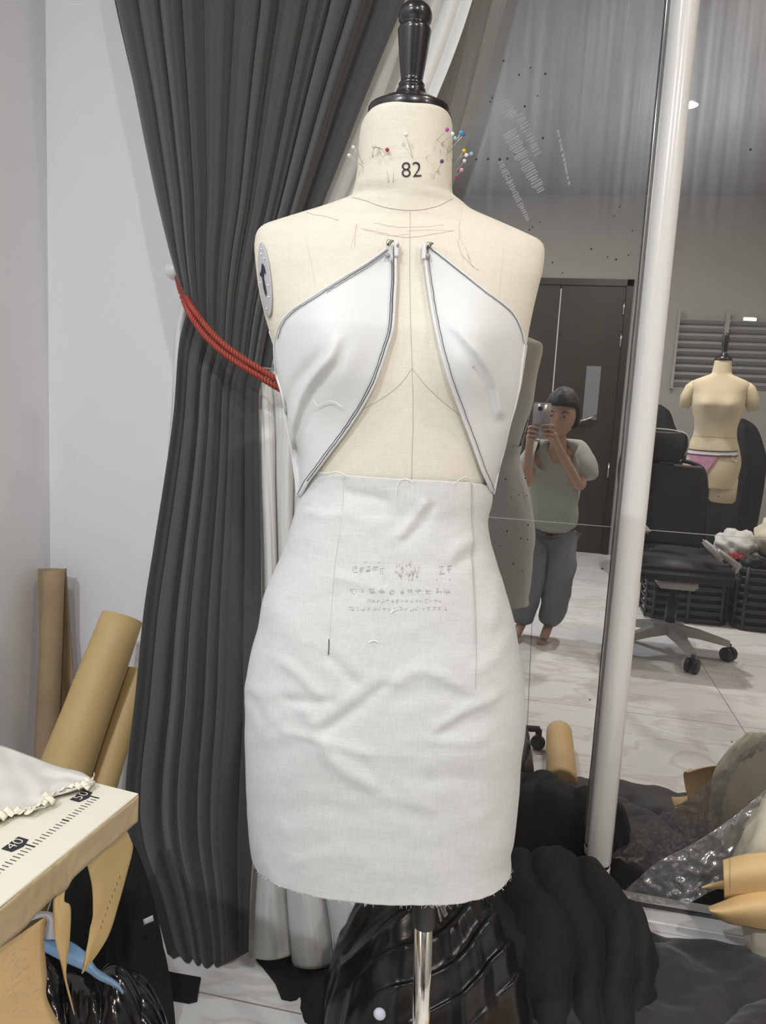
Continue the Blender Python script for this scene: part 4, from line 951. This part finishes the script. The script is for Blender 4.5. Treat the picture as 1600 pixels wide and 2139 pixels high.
HC = Vector((.094, -.185, 1.140)); TR = Matrix.Translation(HC) @ Matrix.Rotation(math.radians(-10), 4, 'X') @ Matrix.Rotation(math.radians(14), 4, 'Z')
hv, hf = ball((0, 0, 0), 1, 28)
def face(v):
    x, y, z = v.x*.070, v.y*.086, v.z*.103
    if z < 0: k = 1-.28*(z/.108)**2; x *= k; y *= (1-.10*(z/.108)**2)
    if y > 0:
        y += .016*math.exp(-(x/.010)**2-((z+.018)/.020)**2)          # nose
        y -= .007*math.exp(-((abs(x)-.030)/.014)**2-((z-.004)/.012)**2)  # eye sockets
        y += .005*math.exp(-(x/.022)**2-((z+.055)/.006)**2)+.004*math.exp(-(x/.020)**2-((z+.066)/.006)**2)
        y += .006*math.exp(-(x/.022)**2-((z+.090)/.014)**2)
    return Vector((x, y, z))
bodyvf.append(xform(([face(v) for v in hv], hf), TR))
for sx_ in (-1, 1): bodyvf.append(xform(ball((sx_*.072, -.008, -.004), .016, 10, (.45, .8, 1.6)), TR))
pb_ = MO('body', join(*bodyvf), 'skin', ph)
for sx_ in (-1, 1):
    MO('eye', xform(ball((sx_*.030, .078, .004), .0085, 10, (1.2, .5, .42)), TR), 'chair_grey', pb_)
    MO('iris', xform(ball((sx_*.030, .0828, .003), .0045, 8, (1, .5, 1)), TR), 'ink', pb_)
    MO('eyebrow', xform(tube([(sx_*.018, .088, .022), (sx_*.032, .084, .026), (sx_*.046, .074, .021)], .0025, 6), TR), 'hair', pb_)
hv2, hf2 = ball((0, 0, 0), 1, 28)
def hairf(v):
    d = 1.13+.05*N3(v.x*6, v.y*6, v.z*2)
    p = Vector((v.x*.073*d, v.y*.090*d, v.z*.108*d+.004))
    if p.y > .02 and p.z < .052: k = min(1, (.052-p.z)/.02); p.y = lerp(p.y, min(p.y, .02), k); p.x *= lerp(1, .98, k)
    p.z = max(p.z, -.055+.01*N3(v.x*9, v.y*9)); return p
MO('hair', xform(([hairf(v) for v in hv2], hf2), TR), 'hair', ph)
def cloth(parts, name, m, amp=.012):
    v, f = join(*parts); v = [p+Vector((N3(p.x*14, p.y*14, p.z*14), N3(p.z*14, p.x*14, p.y*14), N3(p.y*9, p.z*9, p.x*9)*.4))*amp for p in v]
    MO(name, (v, f), m, ph)
shirtv = [skinvf([Vector(p) for p in [(.085,-.32,.93),(.09,-.37,.80),(.098,-.44,.68),(.10,-.49,.555),(.19,-.285,.975),(.225,-.235,.90),(.228,-.205,.845),(-.01,-.285,.965),(-.050,-.235,.89),(-.060,-.21,.84),(.095,-.265,.990)]],
    [(0,1),(1,2),(2,3),(0,4),(4,5),(5,6),(0,7),(7,8),(8,9),(0,10)], [.135,.125,.135,.145,.062,.062,.062,.060,.060,.060,.062])]
cloth(shirtv, 'shirt', 'shirt', .016)
trv = [skinvf([Vector(p) for p in [(.09,-.50,.60),(.15,-.49,.52),(.155,-.385,.33),(.140,-.44,.16),(.125,-.45,.055),(.03,-.49,.52),(.02,-.37,.33),(-.005,-.425,.16),(-.012,-.43,.055)]],
    [(0,1),(1,2),(2,3),(3,4),(0,5),(5,6),(6,7),(7,8)], [.105,.088,.078,.074,.066,.088,.078,.074,.066])]
cloth(trv, 'trousers', 'trousers', .014)
pho = thing('smartphone', (.003, -.012, 1.04), 'silver smartphone with a round camera bump held up in both hands', 'phone')
PR_ = Matrix.Translation((.002, -.012, 1.105)) @ Matrix.Rotation(math.radians(-6), 4, 'X')
MO('phone_body', xform(rbox(-.038, .038, -.004, .004, -.078, .078, .0035, 3), PR_), 'phone', pho)
MO('camera_bump', xform(lathe([(.010, 0), (.010, .0016), (.009, .002)], (-.008, .004, .055), 24, (0, 1, 0)), PR_), 'ink', pho)
MO('top_edge', xform(rbox(-.036, .036, -.003, .003, .0775, .0790, .0005, 1), PR_), 'white_knob', pho)

# ---- office chair
CH = Vector((.70, -.41, 0))
ch = thing('office_chair', CH, 'black mesh office chair with headrest on a pale grey five-star base', 'office chair')
MO('base_hub', lathe([(.028, .10), (.036, .105), (.036, .15), (.03, .16)], CH, 28), 'chair_grey', ch)
MO('gas_column', lathe([(.026, .14), (.026, .27), (.015, .272), (.015, .38)], CH, 24), 'black_plastic', ch)
for k in range(5):
    a = math.radians(4+72*k); d = Vector((math.cos(a), math.sin(a), 0)); e = CH+d*.28
    V = []; Fc = []; sd = Vector((-d.y, d.x, 0))
    for t_, hw, zt_, zb_ in ((0, .032, .155, .105), (.5, .026, .135, .095), (1, .019, .098, .072)):
        c = CH+d*(.28*t_); V += [c+sd*hw+Vector((0, 0, zb_)), c-sd*hw+Vector((0, 0, zb_)), c-sd*hw*.7+Vector((0, 0, zt_)), c+sd*hw*.7+Vector((0, 0, zt_))]
    for i in range(2):
        for j in range(4): Fc.append((i*4+j, i*4+(j+1) % 4, i*4+4+(j+1) % 4, i*4+4+j))
    Fc += [(0, 1, 2, 3), (8, 9, 10, 11)]
    lg = MO('star_leg', (V, Fc), 'chair_grey', ch, smooth=False)
    ax_ = Vector((-math.sin(a+.8), math.cos(a+.8), 0)); wv_ = []
    for s_ in (-1, 1): wv_.append(lathe([(.012, -.011), (.032, -.010), (.034, -.005), (.034, .005), (.032, .010), (.012, .011)], Vector((e.x, e.y, .034))+ax_*.017*s_, 28, ax_))
    MO('caster', join(*wv_, lathe([(.010, .03), (.010, .085)], e, 14)), 'black_plastic', lg)
def cp(dx, dy, z): return CH+Vector((dx, dy, z))
sv, sf = rbox(-.25, .25, -.24, .24, .40, .47, .03, 4)
MO('seat', ([cp(v.x, v.y, v.z+.012*math.cos(v.x*6)) for v in sv], sf), 'chair_black', ch)
MO('seat_mechanism', ([cp(v.x, v.y, v.z) for v in rbox(-.09, .09, -.12, .12, .345, .40, .012)[0]], rbox(-.09, .09, -.12, .12, .345, .40, .012)[1]), 'chair_grey', ch)
BK = lambda x, z: -.25-.10*((z-.47)/.5)+.06*(x/.22)**2
def bkg(s, t):
    z = lerp(.50, .91, t); hw = .185-.03*t**2-.02*(1-t)**3; x = (s-.5)*2*hw-.015; return cp(x, BK(x, z), z)
MO('backrest', grid(bkg, 24, 24), 'chair_black', ch, solid=.03)
rimp = [(-.19,.52),(-.19,.70),(-.175,.88),(-.10,.925),(.0,.93),(.08,.925),(.145,.88),(.165,.70),(.165,.52)]
MO('backrest_frame', tube([cp(x, BK(x, z)-.01, z) for x, z in path(rimp, 50)], .011, 10), 'chair_black', ch)
hdv = grid(lambda s, t: cp(-.085+(s-.5)*.25, -.335+.05*(2*s-1)**2+.02*math.sin(t*3), lerp(.93, 1.075, t)), 20, 12)
hd_ = MO('headrest', hdv, 'chair_black', ch, solid=.035, subd=1)
hr = path([(-.265,.94),(-.272,1.0),(-.258,1.072),(-.20,1.088),(-.14,1.090),(-.08,1.086),(-.022,1.068),(-.012,1.0),(-.04,.93)], 60)
MO('headrest_rim', tube([cp(x+.055, -.335+.05*((x+.14)/.125)**2+.024, z) for x, z in hr], .0035, 8), 'chair_rim', hd_)
MO('neck_strut', tube([cp(-.06, BK(0, .86), .86), cp(-.12, -.37, .97)], .012, 10), 'chair_black', ch)
for sgn, x0, an in ((-1, -.27, 0), (1, .12, 1)):
    if not an:
        MO('armrest', ([cp(x0+v.x, v.y+.02, v.z) for v in rbox(-.01, .12, -.10, .12, .605, .63, .01, 3)[0]], rbox(-.01, .12, -.10, .12, .605, .63, .01, 3)[1]), 'chair_grey', ch)
        MO('arm_support', tube([cp(-.19, .0, .61), cp(-.27, 0, .52), cp(-.24, 0, .40)], .018, 10), 'chair_grey', ch)
    else:
        pd = MO('armrest', xform(rbox(-.045, .045, -.11, .11, -.012, .012, .010, 3), Matrix.Translation(cp(.135, .10, .545)) @ Matrix.Rotation(math.radians(52), 4, 'Y')), 'chair_grey', ch)
        MO('arm_support', tube([cp(.24, .0, .40), cp(.27, .04, .47), cp(.16, .09, .54)], .018, 10), 'chair_grey', ch)

# ---- second dress form
G = Vector((1.045, -1.54, 0)); ROT = math.radians(14)
f2 = thing('dress_form', G, 'tan dress form with short arm stubs in pink underwear, seen in the glass', 'dress form')
T2 = smoothtab([(.74,.150,.105,.115),(.82,.158,.108,.118),(.90,.165,.100,.112),(.98,.148,.088,.095),(1.05,.125,.078,.080),(1.12,.122,.080,.078),(1.20,.142,.100,.084),(1.25,.150,.112,.086),(1.31,.155,.095,.086),(1.35,.168,.080,.080),(1.38,.160,.068,.072),(1.405,.110,.060,.066),(1.425,.062,.055,.058),(1.45,.054,.052,.052),(1.505,.048,.046,.046)], 4)
def g2(z, k): return interp([(r[0], r[k]) for r in T2], z)
def f2p(th, z, off=0):
    c, s_ = math.cos(th), math.sin(th); a = g2(z, 1)+off; b = g2(z, 2 if s_ > 0 else 3)+off
    x = a*math.copysign(abs(c)**.85, c); y = b*math.copysign(abs(s_)**.85, s_)
    if s_ > 0: y += .02*sum(math.exp(-((x-q)/.045)**2-((z-1.235)/.05)**2) for q in (-.075, .075))
    return G+Vector((x*math.cos(ROT)-y*math.sin(ROT), x*math.sin(ROT)+y*math.cos(ROT), z))
v, f = grid(lambda s, t: f2p(s*2*math.pi, lerp(.74, 1.505, t)), 72, 100, cu=True); f += [tuple(range(72))[::-1], tuple(range(len(v)-72, len(v)))]
MO('torso', (v, f), 'form_two', f2)
def g2l(x, y, z): return G+Vector((x*math.cos(ROT)-y*math.sin(ROT), x*math.sin(ROT)+y*math.cos(ROT), z))
for sx_, zb in ((-1, .70), (1, .655)):
    MO('thigh', tube([g2l(sx_*.078, 0, .80), g2l(sx_*.080, 0, .74), g2l(sx_*.082, 0, zb+.015), g2l(sx_*.082, 0, zb)], lambda t: .082-.008*t-(.012 if t > .98 else 0), 32), 'form_two', f2)
    MO('arm_stub', tube([g2l(sx_*.135, 0, 1.355), g2l(sx_*.158, 0, 1.335), g2l(sx_*.180, .0, 1.28), g2l(sx_*.194, .0, 1.215)], lambda t: .038+.004*math.sin(t*3)-(.008 if t > .98 else 0), 24), 'form_two', f2)
MO('waist_seam', tube([f2p(k/60*2*math.pi, 1.05, .0005) for k in range(61)], .0012, 5), 'seam', f2)
MO('neck_cap', lathe([(.050, 1.505), (.052, 1.510), (.048, 1.522), (.030, 1.535), (.018, 1.545), (.014, 1.56), (.018, 1.60), (.022, 1.635), (.018, 1.645), (.020, 1.655), (.012, 1.668), (0, 1.67)], G, 32), 'black_wood', f2)
MO('stand_pole', tube([G+Vector((0, 0, .03)), G+Vector((0, 0, .80))], .016, 20), 'black_plastic', f2)
MO('stand_base', lathe([(.20, 0), (.20, .015), (.05, .03), (.02, .05)], G, 40), 'black_plastic', f2)
un = thing('underwear', f2p(math.pi/2, .92, .004), 'pink lace briefs with striped waistband on the tan dress form', 'underwear')
MO('waistband', grid(lambda s, t: f2p(lerp(.15, 2*math.pi-.9, s) if False else lerp(.55, 3.3, s), .972-.022*t-.010*math.cos((s-.5)*3), .004), 50, 4), 'white_trim', un, solid=.002)
for dz in (.003, -.024): MO('band_edge', tube([f2p(lerp(.55, 3.3, s/40), .972+dz-.010*math.cos((s/40-.5)*3), .0065) for s in range(41)], .003, 6), 'thread_dark', un)
MO('front_panel', grid(lambda s, t: f2p(math.pi*.60+(s-.5)*lerp(1.15, .34, t**.6), lerp(.945, .765, t), .005), 24, 24), 'pink', un, solid=.002)
MO('side_loop', tube([f2p(.75+.14*math.cos(a/12*6.283), .932+.018*math.sin(a/12*6.283), .006) for a in range(13)], .002, 6), 'white_trim', un)

# ---- dark garments, baskets and clothes behind the chair
def drape(name, label, prof, c, m, seed):
    def fn(s, t):
        a = s*2*math.pi; z, rx, ry = prof_i(t)
        k = 1+.10*math.sin(a*7+seed)+.12*N3(math.cos(a)*2+seed, math.sin(a)*2, z*3)
        return Vector((c[0]+rx*k*math.cos(a), c[1]+ry*k*math.sin(a), z))
    PP = path(prof, 60)
    def prof_i(t): return PP[round(t*60)]
    v, f = grid(fn, 60, 60, cu=True); f += [tuple(range(60))[::-1], tuple(range(len(v)-60, len(v)))]
    return tag(MO(name, (v, f), m), label, 'garment')
drape('hanging_coat', 'dark coat standing behind the office chair, left of the tan form', [(0.004,.16,.12),(.4,.20,.13),(.8,.20,.12),(1.0,.17,.11),(1.10,.13,.09),(1.19,.09,.07),(1.235,.03,.03)], (.77, -2.15), 'black_soft', 1.0)
drape('hanging_coat', 'dark coat standing right behind the tan form', [(0.004,.15,.12),(.5,.19,.13),(.85,.20,.13),(1.0,.16,.11),(1.12,.10,.09),(1.17,.03,.03)], (1.33, -2.20), 'black_soft', 4.0)
def crate(cx, cy, hx, hy, h, label):
    t = thing('slatted_basket', (cx, cy, 0), label, 'basket', 'slatted baskets of clothes')
    def ring(z, g=0):
        return [Vector((cx+(hx-g)*math.copysign(abs(math.cos(a))**.35, math.cos(a)), cy+(hy-g)*math.copysign(abs(math.sin(a))**.35, math.sin(a)), z)) for a in [k/64*2*math.pi for k in range(65)]]
    for k in range(8):
        z = .02+k*(h-.04)/7; R_ = ring(z); hh = .010 if k < 7 else .014
        V = [p+Vector((0, 0, -hh)) for p in R_]+[p+Vector((0, 0, hh)) for p in R_]
        MO('slat', (V, [(i, i+1, 66+i, 65+i) for i in range(64)]), 'crate', t, solid=.006)
    for k in range(10):
        a = (k+.5)/10*2*math.pi; p = Vector((cx+hx*math.copysign(abs(math.cos(a))**.35, math.cos(a)), cy+hy*math.copysign(abs(math.sin(a))**.35, math.sin(a)), 0))
        MO('upright', tube([p+Vector((0, 0, .006)), p+Vector((0, 0, h))], .010, 8), 'crate', t)
    MO('inner_liner', ([p for p in ring(.01, .02)[:-1]]+[p for p in ring(h-.03, .02)[:-1]], [(i, (i+1) % 64, 64+(i+1) % 64, 64+i) for i in range(64)]+[tuple(range(64))]), 'chair_black', t)
    return t
crate(.90, -1.20, .22, .17, .36, 'black slatted basket standing behind the office chair')
crate(1.37, -1.18, .22, .19, .36, 'black slatted basket with rounded corner, right of the other basket')
def heap(c, r, m, label, seed, name='folded_garment'):
    v, f = ball((0, 0, 0), 1, 20)
    v = [Vector((c[0]+p.x*r[0], c[1]+p.y*r[1], c[2]+p.z*r[2]))+p*(.030*N3(p.x*2+seed, p.y*2, p.z*3)+.015*N3(p.x*6, p.y*6+seed, p.z*6)) for p in v]
    return tag(MO(name, (v, f), m), label, 'garment')
heap((1.42, -1.20, .50), (.17, .15, .14), 'cream_cloth', 'pale cream cloth heaped highest in the right basket', 1)
heap((1.16, -1.22, .44), (.11, .13, .09), 'white_cloth', 'white garment bulging between the two baskets', 4)
heap((1.14, -1.11, .385), (.045, .04, .035), 'red_cloth', 'small red cloth tucked beside the white garment', 7)
heap((1.22, -1.06, .37), (.08, .05, .045), 'chair_black', 'dark garment hanging over the rim of the right basket', 9)
heap((1.42, -1.02, .37), (.10, .035, .05), 'cream_cloth', 'tan cloth corner hanging over the right basket', 12)
heap((.86, -1.20, .37), (.16, .12, .05), 'black_soft', 'black garments filling the basket behind the chair', 15)
